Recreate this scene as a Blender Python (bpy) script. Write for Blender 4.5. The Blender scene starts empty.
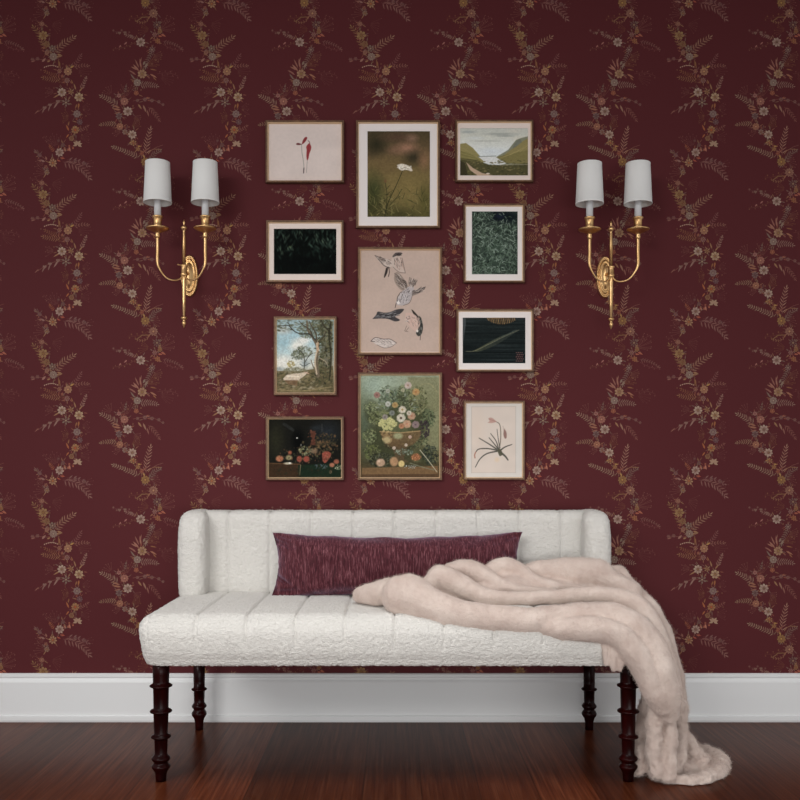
import bpy, bmesh, math, random
import numpy as np
from mathutils import Vector, Matrix, noise

random.seed(7)
PI = math.pi
scene = bpy.context.scene
COL = scene.collection

# ---------------------------------------------------------------- view
F = 940.0            # focal length in pixels of an 800 px wide frame
D = 3.102            # camera to wall
CZ = 0.828           # camera height
VX, VY = 394.5, 470.0
S = D / F            # metres per pixel on the wall

def P(px, py, d=D):
    """point seen at px, py that stands d metres from the camera plane"""
    return Vector(((px - VX) * d / F, d - D, CZ - (py - VY) * d / F))

cam = bpy.data.cameras.new('camera')
cam.sensor_width = 36.0
cam.lens = F / 800.0 * 36.0
cam.shift_x = (400 - VX) / 800.0
cam.shift_y = (VY - 400) / 800.0
cam.clip_start = 0.05
camo = bpy.data.objects.new('camera', cam)
COL.objects.link(camo)
camo.location = (0, -D, CZ)
camo.rotation_euler = (PI / 2, 0, 0)
scene.camera = camo
vs = scene.view_settings
vs.view_transform = 'Standard'
vs.look = 'None'
vs.gamma = 1.0
vs.exposure = 0.0
vs.use_curve_mapping = False

# ---------------------------------------------------------------- colour
LF = 0.80
def lin1(c):
    c = c / 255.0
    return c / 12.92 if c <= 0.04045 else ((c + 0.055) / 1.055) ** 2.4
def lin(c):
    return tuple(lin1(v) for v in c)
def alb(c, k=LF):
    return tuple(min(0.92, lin1(v) / k) for v in c)
def rgba(c):
    return (c[0], c[1], c[2], 1.0)

# ---------------------------------------------------------------- materials
def newmat(name):
    m = bpy.data.materials.new(name)
    m.use_nodes = True
    nt = m.node_tree
    nt.nodes.clear()
    out = nt.nodes.new('ShaderNodeOutputMaterial')
    b = nt.nodes.new('ShaderNodeBsdfPrincipled')
    nt.links.new(b.outputs[0], out.inputs[0])
    return m, nt, b

def setin(b, **kw):
    for k, v in kw.items():
        k = k.replace('_', ' ')
        if k in b.inputs:
            b.inputs[k].default_value = v

def noise_node(nt, scale, detail=2, rough=0.5, vec=None):
    n = nt.nodes.new('ShaderNodeTexNoise')
    n.inputs['Scale'].default_value = scale
    n.inputs['Detail'].default_value = detail
    n.inputs['Roughness'].default_value = rough
    if vec: nt.links.new(vec, n.inputs['Vector'])
    return n

def mapping(nt, sc=(1, 1, 1), rot=(0, 0, 0)):
    t = nt.nodes.new('ShaderNodeTexCoord')
    mp = nt.nodes.new('ShaderNodeMapping')
    mp.inputs['Scale'].default_value = sc
    mp.inputs['Rotation'].default_value = rot
    nt.links.new(t.outputs['Object'], mp.inputs['Vector'])
    return mp.outputs['Vector']

def bump(nt, b, height, strength, dist):
    bp = nt.nodes.new('ShaderNodeBump')
    bp.inputs['Strength'].default_value = strength
    bp.inputs['Distance'].default_value = dist
    nt.links.new(height, bp.inputs['Height'])
    nt.links.new(bp.outputs[0], b.inputs['Normal'])
    return bp

def ramp(nt, fac, stops):
    r = nt.nodes.new('ShaderNodeValToRGB')
    cr = r.color_ramp
    while len(cr.elements) < len(stops):
        cr.elements.new(0.5)
    for e, (p, c) in zip(cr.elements, stops):
        e.position = p
        e.color = rgba(c)
    nt.links.new(fac, r.inputs[0])
    return r

def simple(name, color, rough=0.5, metal=0.0, **kw):
    m, nt, b = newmat(name)
    setin(b, Base_Color=rgba(color), Roughness=rough, Metallic=metal, **kw)
    return m, nt, b

# print and wallpaper: colours come from the mesh's colour attribute (the printed design)
def attr_mat(name, rough=0.6, spec=0.3):
    m, nt, b = newmat(name)
    a = nt.nodes.new('ShaderNodeVertexColor')
    a.layer_name = 'Col'
    nt.links.new(a.outputs[0], b.inputs['Base Color'])
    setin(b, Roughness=rough, Specular_IOR_Level=spec)
    return m, nt, b

M_WALL, nt, b = attr_mat('printed_wallpaper', 0.7, 0.12)
n = noise_node(nt, 900, 2, vec=mapping(nt, (1, 1, 0.35)))
bump(nt, b, n.outputs[0], 0.12, 0.0004)
M_PRINT, nt, b = attr_mat('art_print', 0.8, 0.04)

M_WHITE, nt, b = simple('white_paint', alb((208, 209, 209), 0.80), 0.45)
M_MAT, nt, b = simple('mat_board', alb((215, 200, 192)), 0.8)
M_MATP, nt, b = simple('pink_mat_board', alb((213, 199, 191)), 0.8)
M_MATW, nt, b = simple('pale_mat_board', alb((216, 209, 206)), 0.8)

M_FRAME, nt, b = simple('antique_gold_frame', alb((84, 58, 42)), 0.45, 0.3)
n = noise_node(nt, 60, 4, vec=mapping(nt))
r = ramp(nt, n.outputs[0], [(0.3, alb((78, 54, 38))), (0.7, alb((108, 78, 54)))])
nt.links.new(r.outputs[0], b.inputs['Base Color'])
M_LIP, nt, b = simple('gold_frame_lip', alb((196, 168, 134)), 0.5, 0.1)

M_BRASS, nt, b = simple('aged_brass', alb((222, 182, 124)), 0.36, 1.0)
n = noise_node(nt, 30, 3, vec=mapping(nt))
r = ramp(nt, n.outputs[0], [(0.3, alb((192, 152, 102))), (0.7, alb((214, 178, 128)))])
nt.links.new(r.outputs[0], b.inputs['Base Color'])

M_SHADE, nt, b = simple('white_shade_fabric', (0.80, 0.80, 0.78), 0.8)
setin(b, Sheen_Weight=0.1)
n = noise_node(nt, 700, 1, vec=mapping(nt, (1, 1, 0.4)))
bump(nt, b, n.outputs[0], 0.15, 0.0004)
M_SLEEVE, nt, b = simple('ivory_candle_sleeve', (0.66, 0.67, 0.68), 0.5)

M_LEG, nt, b = simple('dark_mahogany', (0.02, 0.0035, 0.003), 0.3)
setin(b, Coat_Weight=0.04, Coat_Roughness=0.10, Specular_IOR_Level=.08)
n = noise_node(nt, 40, 4, vec=mapping(nt, (1, 1, 0.12)))
r = ramp(nt, n.outputs[0], [(0.3, (0.006, 0.0008, 0.0008)), (0.75, (0.026, 0.0018, 0.0016))])
nt.links.new(r.outputs[0], b.inputs['Base Color'])

# boucle
M_BOUCLE, nt, b = simple('ivory_boucle', alb((212, 209, 203), 0.86), 0.95)
v = mapping(nt, (.6, 1, 1.3))
n1 = noise_node(nt, 150, 3, 0.65, v)
n1.inputs['Distortion'].default_value = 1.5
n2 = noise_node(nt, 330, 2, 0.6, v)
ad = nt.nodes.new('ShaderNodeMath'); ad.operation = 'MULTIPLY_ADD'
nt.links.new(n2.outputs[0], ad.inputs[0]); ad.inputs[1].default_value = 0.5
nt.links.new(n1.outputs[0], ad.inputs[2])
bump(nt, b, ad.outputs[0], 0.9, 0.005)
setin(b, Sheen_Weight=0.25, Sheen_Roughness=0.6)

# mohair throw
M_THROW, nt, b = simple('blush_mohair', alb((216, 197, 186), 0.86), 0.95)
v = mapping(nt)
n1 = noise_node(nt, 18, 3, 0.6, v)
r = ramp(nt, n1.outputs[0], [(0.3, alb((185, 166, 156), 0.86)), (0.7, alb((205, 190, 180), 0.86))])
nt.links.new(r.outputs[0], b.inputs['Base Color'])
n2 = noise_node(nt, 150, 4, 0.7, v)
bump(nt, b, n2.outputs[0], 0.6, 0.005)
setin(b, Sheen_Weight=0.35, Sheen_Roughness=0.5)
b.inputs['Sheen Tint'].default_value = rgba((1.0, 0.92, 0.88))

# crushed velvet
M_VELVET, nt, b = simple('crushed_velvet', alb((96, 40, 52)), 0.6)
v = mapping(nt, (1, 0.25, 0.10))
n1 = noise_node(nt, 300, 3, 0.65, v)
n1.inputs['Distortion'].default_value = 0.6
r = ramp(nt, n1.outputs[0], [(0.30, alb((42, 9, 14))), (0.52, alb((70, 25, 32))), (0.76, alb((130, 84, 90)))])
nt.links.new(r.outputs[0], b.inputs['Base Color'])
bump(nt, b, n1.outputs[0], 0.6, 0.004)
setin(b, Sheen_Weight=0.6, Sheen_Roughness=0.45, Specular_IOR_Level=0.15)
b.inputs['Sheen Tint'].default_value = rgba((0.80, 0.62, 0.86))

# floor boards
M_FLOOR, nt, b = newmat('walnut_floorboards')
L = nt.links
def nd(t, **kw):
    x = nt.nodes.new(t)
    for k, val in kw.items(): setattr(x, k, val)
    return x
tc = nd('ShaderNodeTexCoord')
sep = nd('ShaderNodeSeparateXYZ'); L.new(tc.outputs['Object'], sep.inputs[0])
PW = 0.150
dv = nd('ShaderNodeMath', operation='DIVIDE'); L.new(sep.outputs[0], dv.inputs[0]); dv.inputs[1].default_value = PW
of = nd('ShaderNodeMath', operation='ADD'); L.new(dv.outputs[0], of.inputs[0]); of.inputs[1].default_value = 40.54
fl = nd('ShaderNodeMath', operation='FLOOR'); L.new(of.outputs[0], fl.inputs[0])
fr = nd('ShaderNodeMath', operation='FRACT'); L.new(of.outputs[0], fr.inputs[0])
wn = nd('ShaderNodeTexWhiteNoise', noise_dimensions='1D'); L.new(fl.outputs[0], wn.inputs['W'])
# per-board offset of the grain
cb = nd('ShaderNodeCombineXYZ')
m1 = nd('ShaderNodeMath', operation='MULTIPLY'); L.new(wn.outputs[0], m1.inputs[0]); m1.inputs[1].default_value = 31.0
ax = nd('ShaderNodeMath', operation='ADD'); L.new(sep.outputs[0], ax.inputs[0]); L.new(m1.outputs[0], ax.inputs[1])
L.new(ax.outputs[0], cb.inputs[0]); L.new(m1.outputs[0], cb.inputs[2])
sy = nd('ShaderNodeMath', operation='MULTIPLY'); L.new(sep.outputs[1], sy.inputs[0]); sy.inputs[1].default_value = 0.10
L.new(sy.outputs[0], cb.inputs[1])
g0 = noise_node(nt, 5.0, 2, 0.5, cb.outputs[0])
gm = nd('ShaderNodeMath', operation='MULTIPLY'); L.new(g0.outputs[0], gm.inputs[0]); gm.inputs[1].default_value = 15.0
gs = nd('ShaderNodeMath', operation='SINE'); 
gm2 = nd('ShaderNodeMath', operation='MULTIPLY'); L.new(gm.outputs[0], gm2.inputs[0]); gm2.inputs[1].default_value = 6.0
L.new(gm2.outputs[0], gs.inputs[0])
cb2 = nd('ShaderNodeVectorMath', operation='MULTIPLY'); L.new(cb.outputs[0], cb2.inputs[0]); cb2.inputs[1].default_value = (1, .22, 1)
g1 = noise_node(nt, 130, 4, 0.65, cb2.outputs[0])
mx = nd('ShaderNodeMath', operation='MULTIPLY_ADD'); L.new(gs.outputs[0], mx.inputs[0]); mx.inputs[1].default_value = 0.045; L.new(g1.outputs[0], mx.inputs[2])
rp = ramp(nt, mx.outputs[0], [(0.3, alb((56, 22, 10))), (0.5, alb((74, 35, 20))), (0.76, alb((94, 52, 33)))])
hv = nd('ShaderNodeMath', operation='MULTIPLY_ADD'); L.new(wn.outputs[0], hv.inputs[0]); hv.inputs[1].default_value = 0.75; hv.inputs[2].default_value = 0.60
seam = nd('ShaderNodeMath', operation='PINGPONG'); L.new(fr.outputs[0], seam.inputs[0]); seam.inputs[1].default_value = 0.5
sm = nd('ShaderNodeMapRange'); L.new(seam.outputs[0], sm.inputs[0]); sm.inputs[1].default_value = 0.0; sm.inputs[2].default_value = 0.014; sm.inputs[3].default_value = 0.45; sm.inputs[4].default_value = 1.0
mm = nd('ShaderNodeMath', operation='MULTIPLY'); L.new(hv.outputs[0], mm.inputs[0]); L.new(sm.outputs[0], mm.inputs[1])
mc = nd('ShaderNodeVectorMath', operation='SCALE'); L.new(rp.outputs[0], mc.inputs[0]); L.new(mm.outputs[0], mc.inputs[3])
L.new(mc.outputs[0], b.inputs['Base Color'])
setin(b, Roughness=0.28, Specular_IOR_Level=0.05)
bump(nt, b, mx.outputs[0], 0.12, 0.002)

# ---------------------------------------------------------------- object helpers
def obj(name, mesh, mats, parent=None, smooth=False):
    if isinstance(mesh, bmesh.types.BMesh):
        me = bpy.data.meshes.new(name)
        mesh.to_mesh(me); mesh.free()
    else:
        me = mesh
    o = bpy.data.objects.new(name, me)
    COL.objects.link(o)
    if not isinstance(mats, (list, tuple)): mats = [mats]
    if len(me.materials) == 0:
        for m in mats: me.materials.append(m)
    if parent: o.parent = parent
    if smooth:
        me.polygons.foreach_set('use_smooth', [True] * len(me.polygons))
    return o

def thing(name, label, cat, loc=(0, 0, 0), group=None):
    o = bpy.data.objects.new(name, None)
    COL.objects.link(o)
    o.location = loc
    o.empty_display_size = 0.05
    o['label'] = label; o['category'] = cat
    if group: o['group'] = group
    return o

def tag(o, label, cat, group=None):
    o['label'] = label; o['category'] = cat
    if group: o['group'] = group
    return o

def box(bm, x0, x1, y0, y1, z0, z1, mi=0):
    vs_ = [bm.verts.new(p) for p in ((x0, y0, z0), (x1, y0, z0), (x1, y1, z0), (x0, y1, z0),
                                     (x0, y0, z1), (x1, y0, z1), (x1, y1, z1), (x0, y1, z1))]
    for f in ((3, 2, 1, 0), (4, 5, 6, 7), (0, 1, 5, 4), (1, 2, 6, 5), (2, 3, 7, 6), (3, 0, 4, 7)):
        bm.faces.new([vs_[i] for i in f]).material_index = mi

def lathe(bm, prof, seg=40, origin=(0, 0, 0), cap=True):
    """prof: list of (z, r) from top to bottom, around z"""
    ox, oy, oz = origin
    rings = []
    for z, r in prof:
        rings.append([bm.verts.new((ox + r * math.cos(2 * PI * i / seg), oy + r * math.sin(2 * PI * i / seg), oz + z)) for i in range(seg)])
    for a, c in zip(rings, rings[1:]):
        for i in range(seg):
            j = (i + 1) % seg
            bm.faces.new((a[i], c[i], c[j], a[j]))
    if cap:
        bm.faces.new(rings[0]); bm.faces.new(list(reversed(rings[-1])))
    return rings

def catmull(pts, n=8):
    P_ = [np.array(p, float) for p in pts]
    P_ = [2 * P_[0] - P_[1]] + P_ + [2 * P_[-1] - P_[-2]]
    out = []
    for i in range(1, len(P_) - 2):
        p0, p1, p2, p3 = P_[i - 1], P_[i], P_[i + 1], P_[i + 2]
        for k in range(n):
            t = k / n
            out.append(0.5 * ((2 * p1) + (-p0 + p2) * t + (2 * p0 - 5 * p1 + 4 * p2 - p3) * t * t + (-p0 + 3 * p1 - 3 * p2 + p3) * t ** 3))
    out.append(P_[-2])
    return out

def tube(bm, pts, n=8, seg=16, round_ends=True, flat=1.0):
    """pts: (x, y, z, r)"""
    c = catmull(pts, n)
    prev = None
    rings = []
    up = Vector((0, 1, 0))
    N = len(c)
    for i, p in enumerate(c):
        a = Vector(c[max(0, i - 1)][:3]); d = Vector(c[min(N - 1, i + 1)][:3])
        t = (d - a).normalized()
        u = (up - t * up.dot(t))
        if u.length < 1e-4: u = Vector((1, 0, 0))
        u.normalize(); up = u
        w = t.cross(u)
        rings.append((Vector(p[:3]), t, u, w, max(0.0004, p[3])))
    R = []
    def ring(c0, u, w, r):
        return [bm.verts.new(c0 + u * (math.cos(2 * PI * k / seg) * r * flat) + w * (math.sin(2 * PI * k / seg) * r)) for k in range(seg)]
    if round_ends:
        c0, t, u, w, r = rings[0]
        for k in range(3, 0, -1):
            a = k * PI / 2 / 4
            R.append(ring(c0 - t * (r * math.sin(a)), u, w, r * math.cos(a)))
    for c0, t, u, w, r in rings:
        R.append(ring(c0, u, w, r))
    if round_ends:
        c0, t, u, w, r = rings[-1]
        for k in range(1, 4):
            a = k * PI / 2 / 4
            R.append(ring(c0 + t * (r * math.sin(a)), u, w, r * math.cos(a)))
    for a, c_ in zip(R, R[1:]):
        for k in range(seg):
            j = (k + 1) % seg
            bm.faces.new((a[k], a[j], c_[j], c_[k]))
    bm.faces.new(list(reversed(R[0]))); bm.faces.new(R[-1])

def fix(bm):
    bmesh.ops.recalc_face_normals(bm, faces=bm.faces)
    return bm

# ---------------------------------------------------------------- wall with printed flower design
class Flat:
    """flat printed polygons, in photo pixels at wall scale (y down)"""
    def __init__(s):
        s.polys = []; s.cols = []
    def poly(s, pts, c):
        s.polys.append(pts); s.cols.append(c)
    def leaf(s, x, y, ang, l, w, c):
        w *= 1.2; c = tuple(min(255, v * 1.10) for v in c)
        dx, dy = math.cos(ang), math.sin(ang)
        nx, ny = -dy, dx
        s.poly([(x, y), (x + dx * l * .3 + nx * w * .5, y + dy * l * .3 + ny * w * .5),
                (x + dx * l * .65 + nx * w * .42, y + dy * l * .65 + ny * w * .42),
                (x + dx * l, y + dy * l),
                (x + dx * l * .65 - nx * w * .42, y + dy * l * .65 - ny * w * .42),
                (x + dx * l * .3 - nx * w * .5, y + dy * l * .3 - ny * w * .5)], c)
    def dot(s, x, y, r, c, n=8, ry=None):
        ry = ry or r
        s.poly([(x + r * math.cos(2 * PI * i / n), y + ry * math.sin(2 * PI * i / n)) for i in range(n)], c)
    def line(s, pts, w, c):
        for (x0, y0), (x1, y1) in zip(pts, pts[1:]):
            l = math.hypot(x1 - x0, y1 - y0) or 1
            nx, ny = -(y1 - y0) / l * w / 2, (x1 - x0) / l * w / 2
            s.poly([(x0 + nx, y0 + ny), (x1 + nx, y1 + ny), (x1 - nx, y1 - ny), (x0 - nx, y0 - ny)], c)
    def flower(s, x, y, r, n, c, cc, rot=0.0, wid=1.0, ring=None):
        g_ = sum(c) / 3
        c = tuple(v * .82 + g_ * .18 for v in c)
        if r > 2.0:
            for q in range(int(3 + r)):
                a = random.uniform(0, 2 * PI); d0 = r * random.uniform(.5, 1.1)
                s.leaf(x + math.cos(a) * d0, y + math.sin(a) * d0, a + random.uniform(-.7, .7), random.uniform(2.6, 5.5), random.uniform(.5, .9),
                       mixc(((150, 118, 84), (130, 118, 90), (150, 100, 76), (120, 106, 92))[random.randrange(4)], BASE, random.uniform(.1, .5)))
        r *= .95
        for i in range(n):
            a = rot + 2 * PI * i / n
            w = wid * 2 * r * math.sin(PI / n) * (0.66 if n < 9 else .62)
            dx, dy = math.cos(a), math.sin(a); nx, ny = -dy, dx
            j = mixc(c, BASE, random.uniform(0, .14))
            s.poly([(x + dx * r * .16, y + dy * r * .16),
                    (x + dx * r * .66 + nx * w * .5, y + dy * r * .66 + ny * w * .5),
                    (x + dx * r * .92 + nx * w * .36, y + dy * r * .92 + ny * w * .36),
                    (x + dx * r, y + dy * r),
                    (x + dx * r * .92 - nx * w * .36, y + dy * r * .92 - ny * w * .36),
                    (x + dx * r * .66 - nx * w * .5, y + dy * r * .66 - ny * w * .5)], j)
            s.line([(x + dx * r * .25, y + dy * r * .25), (x + dx * r * .8, y + dy * r * .8)], .3, mixc(j, BASE, .45))
        s.dot(x, y, r * .24, cc)
    def fern(s, x0, y0, x1, y1, n, l0, l1, c, ang=0.75, w=0.85, bend=0.0, sides=(1, -1)):
        a = math.atan2(y1 - y0, x1 - x0); ln = math.hypot(x1 - x0, y1 - y0)
        nx, ny = -math.sin(a), math.cos(a)
        def at(t):
            o = bend * 4 * t * (1 - t)
            return x0 + (x1 - x0) * t + nx * o, y0 + (y1 - y0) * t + ny * o
        s.line([at(i / 8) for i in range(9)], .4, mixc(c, BASE, .35))
        for i in range(n):
            t = (i + .5) / n
            x, y = at(t)
            l = l0 + (l1 - l0) * t
            for sd in sides:
                s.leaf(x, y, a + sd * (ang + .12 + random.uniform(-.1, .1)), l * random.uniform(.95, 1.25), w * .82, mixc(c, BASE, random.uniform(0, .25)))
        s.leaf(*at(1.0), a, l1, w, c)
    def berries(s, x0, y0, x1, y1, n, r, c, bend=0.0, stem=2.0):
        a = math.atan2(y1 - y0, x1 - x0)
        nx, ny = -math.sin(a), math.cos(a)
        pts = []
        for i in range(n + 1):
            t = i / n; o = bend * 4 * t * (1 - t)
            pts.append((x0 + (x1 - x0) * t + nx * o, y0 + (y1 - y0) * t + ny * o))
        s.line(pts, .3, mixc(c, BASE, .45))
        for i, (x, y) in enumerate(pts[1:]):
            sd = 1 if i % 2 else -1
            bx, by = x + nx * sd * stem, y + ny * sd * stem
            s.line([(x, y), (bx, by)], .28, mixc(c, BASE, .45))
            s.dot(bx, by, r * random.uniform(.8, 1.15), mixc(c, BASE, random.uniform(0, .3)), 6)
    def burst(s, x, y, a0, a1, n, l, c):
        for i in range(n):
            a = a0 + (a1 - a0) * i / max(1, n - 1) + random.uniform(-.06, .06)
            ll = l * random.uniform(.7, 1.1)
            ex, ey = x + math.cos(a) * ll, y + math.sin(a) * ll
            s.line([(x + math.cos(a) * 2, y + math.sin(a) * 2), (ex, ey)], .25, mixc(c, BASE, .3))
            s.dot(ex, ey, .45, c, 5)
    def heart(s, x, y, r, c):
        for sx in (-.5, .5):
            s.dot(x + sx * r, y - r * .2, r * .62, c, 7)
        s.poly([(x - r * 1.0, y), (x + r * 1.0, y), (x, y + r * 1.2)], c)

BASE = (86, 37, 40)
def mixc(a, b, t):
    return tuple(a[i] * (1 - t) + b[i] * t for i in range(3))

PALE = (196, 176, 150); GOLD = (168, 132, 76); ORNG = (176, 112, 66); SALM = (176, 118, 96)
GREY = (152, 134, 116); TEAL = (118, 106, 92); TAN = (146, 112, 80); PINK = (158, 108, 98); FAINT = (138, 96, 82); BRWN = (134, 94, 62)

def design():
    s = Flat()
    # ---- meandering garland, left stem: twigs first
    s.fern(149, 162, 160, 151, 7, 4.2, 3.0, TEAL, .8, .8, -2)
    s.fern(146, 155, 150.5, 129, 8, 5.6, 3.6, (164, 130, 108), .62, .85, -1)
    s.fern(138, 157, 113, 147, 11, 3.8, 2.4, (146, 128, 104), .85, .95, 0.5)
    s.line([(148, 154), (151, 150.5), (154, 149), (161, 149.5)], .7, TAN)
    s.line([(151, 150.5), (157, 147), (163, 145)], .35, FAINT)
    s.fern(149, 19, 136.5, 21, 5, 2.2, 1.6, TAN, .7, .6, -2.5)
    s.line([(150, 17), (142, 17.2), (136.5, 21.5)], .8, (140, 110, 74))
    s.berries(148, 13, 129, 18, 7, .7, BRWN, -2)
    s.berries(160, 22, 173, 17, 6, .55, FAINT, 1)
    s.burst(160, 30, -1.1, .25, 8, 15, FAINT)
    s.burst(150, 30, 2.6, 3.9, 6, 11, BRWN)
    s.berries(136, 38, 113, 32, 6, 1.1, (132, 100, 88), 2.5, 1.6)
    s.fern(137, 39, 126, 35, 5, 3, 2, (140, 112, 98), .7, .8)
    for x, y in ((125, 32.5), (119.5, 33), (131, 36)): s.heart(x, y, 1.5, (132, 104, 90))
    s.berries(137, 41, 113, 49, 9, .55, TAN, -2, 1.3)
    s.leaf(127, 42, 2.4, 4, 1.2, PINK); s.leaf(121, 45, 2.2, 3.4, 1.1, PINK)
    s.fern(163, 41.5, 182, 49, 8, 2.6, 1.8, (132, 100, 88), .8, .6, -1.5)
    s.berries(163, 44, 183, 50, 8, .45, PINK, 2, 1.2)
    s.fern(152, 52, 146, 67, 7, 3.0, 3.4, TEAL, .8, .8, 1)
    s.leaf(148, 63, 2.2, 6, 1.8, (134, 118, 100)); s.leaf(145, 61, 2.0, 5, 1.6, (126, 112, 96))
    s.burst(146, 66, -.9, .1, 8, 12, BRWN)
    s.burst(152, 56, -.4, .8, 7, 11, (140, 104, 76))
    s.leaf(139, 71, -2.3, 9, 1.6, (154, 110, 92)); s.leaf(138, 70, -2.7, 8, 1.4, (146, 104, 86)); s.leaf(141, 68, -1.7, 9.5, 1.4, (150, 108, 90))
    s.leaf(139, 68, -2.0, 10, 1.2, FAINT); s.leaf(136, 75, -2.5, 8, 1.3, FAINT); s.leaf(135, 80, -2.2, 8, 1.3, TEAL)
    s.leaf(140, 64, -1.35, 7, 1.0, FAINT); s.leaf(134, 73, -2.7, 6, 1.1, FAINT)
    s.leaf(150, 74, .5, 8, 1.4, (154, 108, 84)); s.leaf(150, 69, .2, 7, 1.0, BRWN); s.leaf(153, 77, .8, 5, 1.0, BRWN)
    s.berries(157, 74, 178, 76, 8, .5, FAINT, -2, 1.8)
    s.burst(160, 77, -.5, .9, 7, 13, (116, 74, 66))
    s.fern(140, 85, 157, 86.5, 8, 4.4, 2.6, (140, 118, 102), .95, .8, -1)
    s.burst(126, 98, -2.2, -.9, 7, 13, (136, 94, 78))
    s.fern(125, 93, 126, 86, 3, 2, 1.4, TEAL, .7, .8)
    s.line([(133, 101), (145, 98.5), (154, 100), (163, 105)], .35, FAINT)
    for x, y, r_ in ((137.5, 100.5, 1.7), (145, 99.5, 2.2), (152, 100.5, 2.0), (158.8, 101.8, 1.8), (163, 104.6, 1.5)):
        s.flower(x, y, r_, 6, (140, 106, 96), TAN)
    s.leaf(138, 104, .95, 6.5, 1.5, TAN); s.leaf(143, 105, 1.15, 8.5, 1.5, (146, 112, 92)); s.leaf(147, 110, 1.3, 7, 1.1, FAINT)
    s.fern(148, 107, 159, 120, 6, 4.2, 2.8, (128, 88, 76), .55, .8, -1)
    s.fern(118, 106, 101, 96, 8, 5, 2.6, (146, 126, 104), .85, .95, 1)
    s.leaf(121, 110, 3.3, 9, 1.6, (146, 104, 80)); s.leaf(120, 108, 3.5, 8, 1.3, (146, 104, 80)); s.leaf(121, 112, 2.9, 7, 1.2, (140, 98, 78))
    s.fern(117, 124, 101, 125, 7, 3.6, 2.4, (140, 118, 92), .8, .85, 1)
    s.burst(122, 131, 2.4, 3.5, 6, 9, FAINT); s.burst(131, 128, -1.1, -.2, 7, 11, BRWN)
    s.burst(133, 116, -.1, 1.2, 6, 9, FAINT)
    s.burst(112, 95, 3.4, 4.6, 5, 9, FAINT)
    s.leaf(134, 141, 2.7, 6, 1.2, GOLD); s.leaf(137, 146, .1, 5, 1.2, GOLD); s.leaf(139, 148, 2.4, 5, 1.4, BRWN)
    s.burst(149, 160, -.3, .8, 6, 12, FAINT)
    s.leaf(145, 158, -2.2, 4, 1.3, GOLD)
    # blossoms on the left stem
    s.flower(145.3, 2.8, 4.6, 9, (166, 128, 66), (186, 150, 84), .2, 1.15)
    s.flower(153.4, 13.4, 4.8, 11, (164, 120, 92), (190, 148, 108), .1, 1.1)
    s.flower(157, 24.8, 4.4, 9, (116, 104, 90), (150, 128, 100), .3, .65)
    s.flower(160, 31.4, 2.5, 5, GOLD, ORNG, .3)
    s.flower(154.6, 34.6, 2.5, 6, (158, 116, 104), TAN, 0)
    s.leaf(161, 34, .5, 5.5, 1.6, (160, 96, 74)); s.leaf(158, 36, .1, 4.5, 1.4, (160, 96, 74))
    s.flower(157.6, 41, 2.9, 6, ORNG, GOLD, .4)
    s.flower(140.7, 42.2, 4.9, 8, PALE, (120, 100, 80), .2)
    s.flower(152, 49.8, 3.4, 8, (140, 120, 106), (166, 150, 128), .1, .8)
    s.flower(142.2, 74, 4.9, 8, (190, 156, 108), (150, 120, 76), .35)
    s.flower(137.4, 82.6, 4.0, 7, (154, 140, 120), (172, 158, 136), .1, 1.2)
    s.flower(136.3, 93, 2.6, 5, (172, 100, 66), (196, 130, 90), .3, 1.2)
    s.flower(119, 95.6, 2.3, 7, (176, 124, 108), (150, 96, 84), 0, 1.2)
    s.flower(124.5, 101.4, 4.3, 10, (180, 120, 96), (200, 150, 120), .1, 1.25)
    s.flower(127.8, 111.4, 5.0, 8, PALE, (128, 106, 84), 0)
    s.flower(119, 116, 3.6, 7, (128, 116, 106), (96, 84, 80), .2, .9)
    s.flower(119.8, 126.6, 3.8, 9, (182, 124, 88), (202, 152, 108), .1, 1.25)
    s.flower(125, 132, 3.0, 7, (156, 132, 112), TAN, .2)
    s.flower(132.4, 134.6, 4.6, 8, (204, 184, 154), (140, 110, 84), .2)
    s.flower(133.5, 143, 3.4, 6, (176, 136, 84), ORNG, .5, .8)
    s.flower(138, 149, 2.4, 5, (170, 126, 72), GOLD, 0)
    s.flower(141.8, 153.5, 2.3, 5, (168, 96, 70), ORNG, .5)
    for x, y in ((134.5, 38.5), (150.8, 42), (147, 47), (156, 60), (152, 64), (128, 91), (141, 90), (133, 106), (113, 108), (129, 127), (156, 8), (150, 8)):
        s.dot(x, y, .8, mixc(TAN, BASE, .25), 6)
    # ---- right stem
    s.fern(205.5, 50, 192.5, 27, 8, 5.4, 3.2, (140, 114, 74), .8, .9, 1.5)
    s.fern(213, 53, 233, 37.5, 8, 6.2, 3.6, (148, 118, 94), .72, 1.0, -1.2)
    s.leaf(216, 54, .35, 6, 1.6, TAN); s.leaf(214, 57, -.1, 7, 1.5, TAN)
    s.berries(206, 25, 189, 20, 6, .5, FAINT, 1.5, 1.4)
    s.burst(206, 14, 2.8, 3.9, 5, 12, FAINT)
    s.burst(210, 24, -.4, .9, 7, 13, (122, 78, 68))
    s.line([(207, 60), (190, 59)], .35, FAINT)
    for x, y in ((191.5, 59.5), (196.6, 58.8)): s.flower(x, y, 1.9, 6, (140, 98, 90), TAN)
    s.leaf(201, 62, -.8, 5.5, 1.8, (150, 112, 98)); s.leaf(206, 62, -.4, 4, 1.4, TAN); s.leaf(190, 62, -.3, 5, 1, FAINT)
    for i in range(8):
        t = i / 7
        s.leaf(203 + 12.5 * t, 68 - 2.2 * math.sin(t * 2.6), -.9 + t, 1.9, .9, (176, 148, 126))
    s.fern(220, 79, 202, 77.5, 8, 4.2, 2.6, (144, 110, 76), .85, .7, -1, (1, -1))
    s.fern(217, 76, 204, 71, 6, 3.4, 2, BRWN, .8, .6, -1)
    s.line([(217.5, 60), (218, 68)], .9, BRWN); s.leaf(218, 61, 1.4, 6, 1.2, BRWN)
    s.fern(231, 67, 240, 55, 6, 3.2, 2.2, (124, 86, 80), .8, .8, 1)
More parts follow.
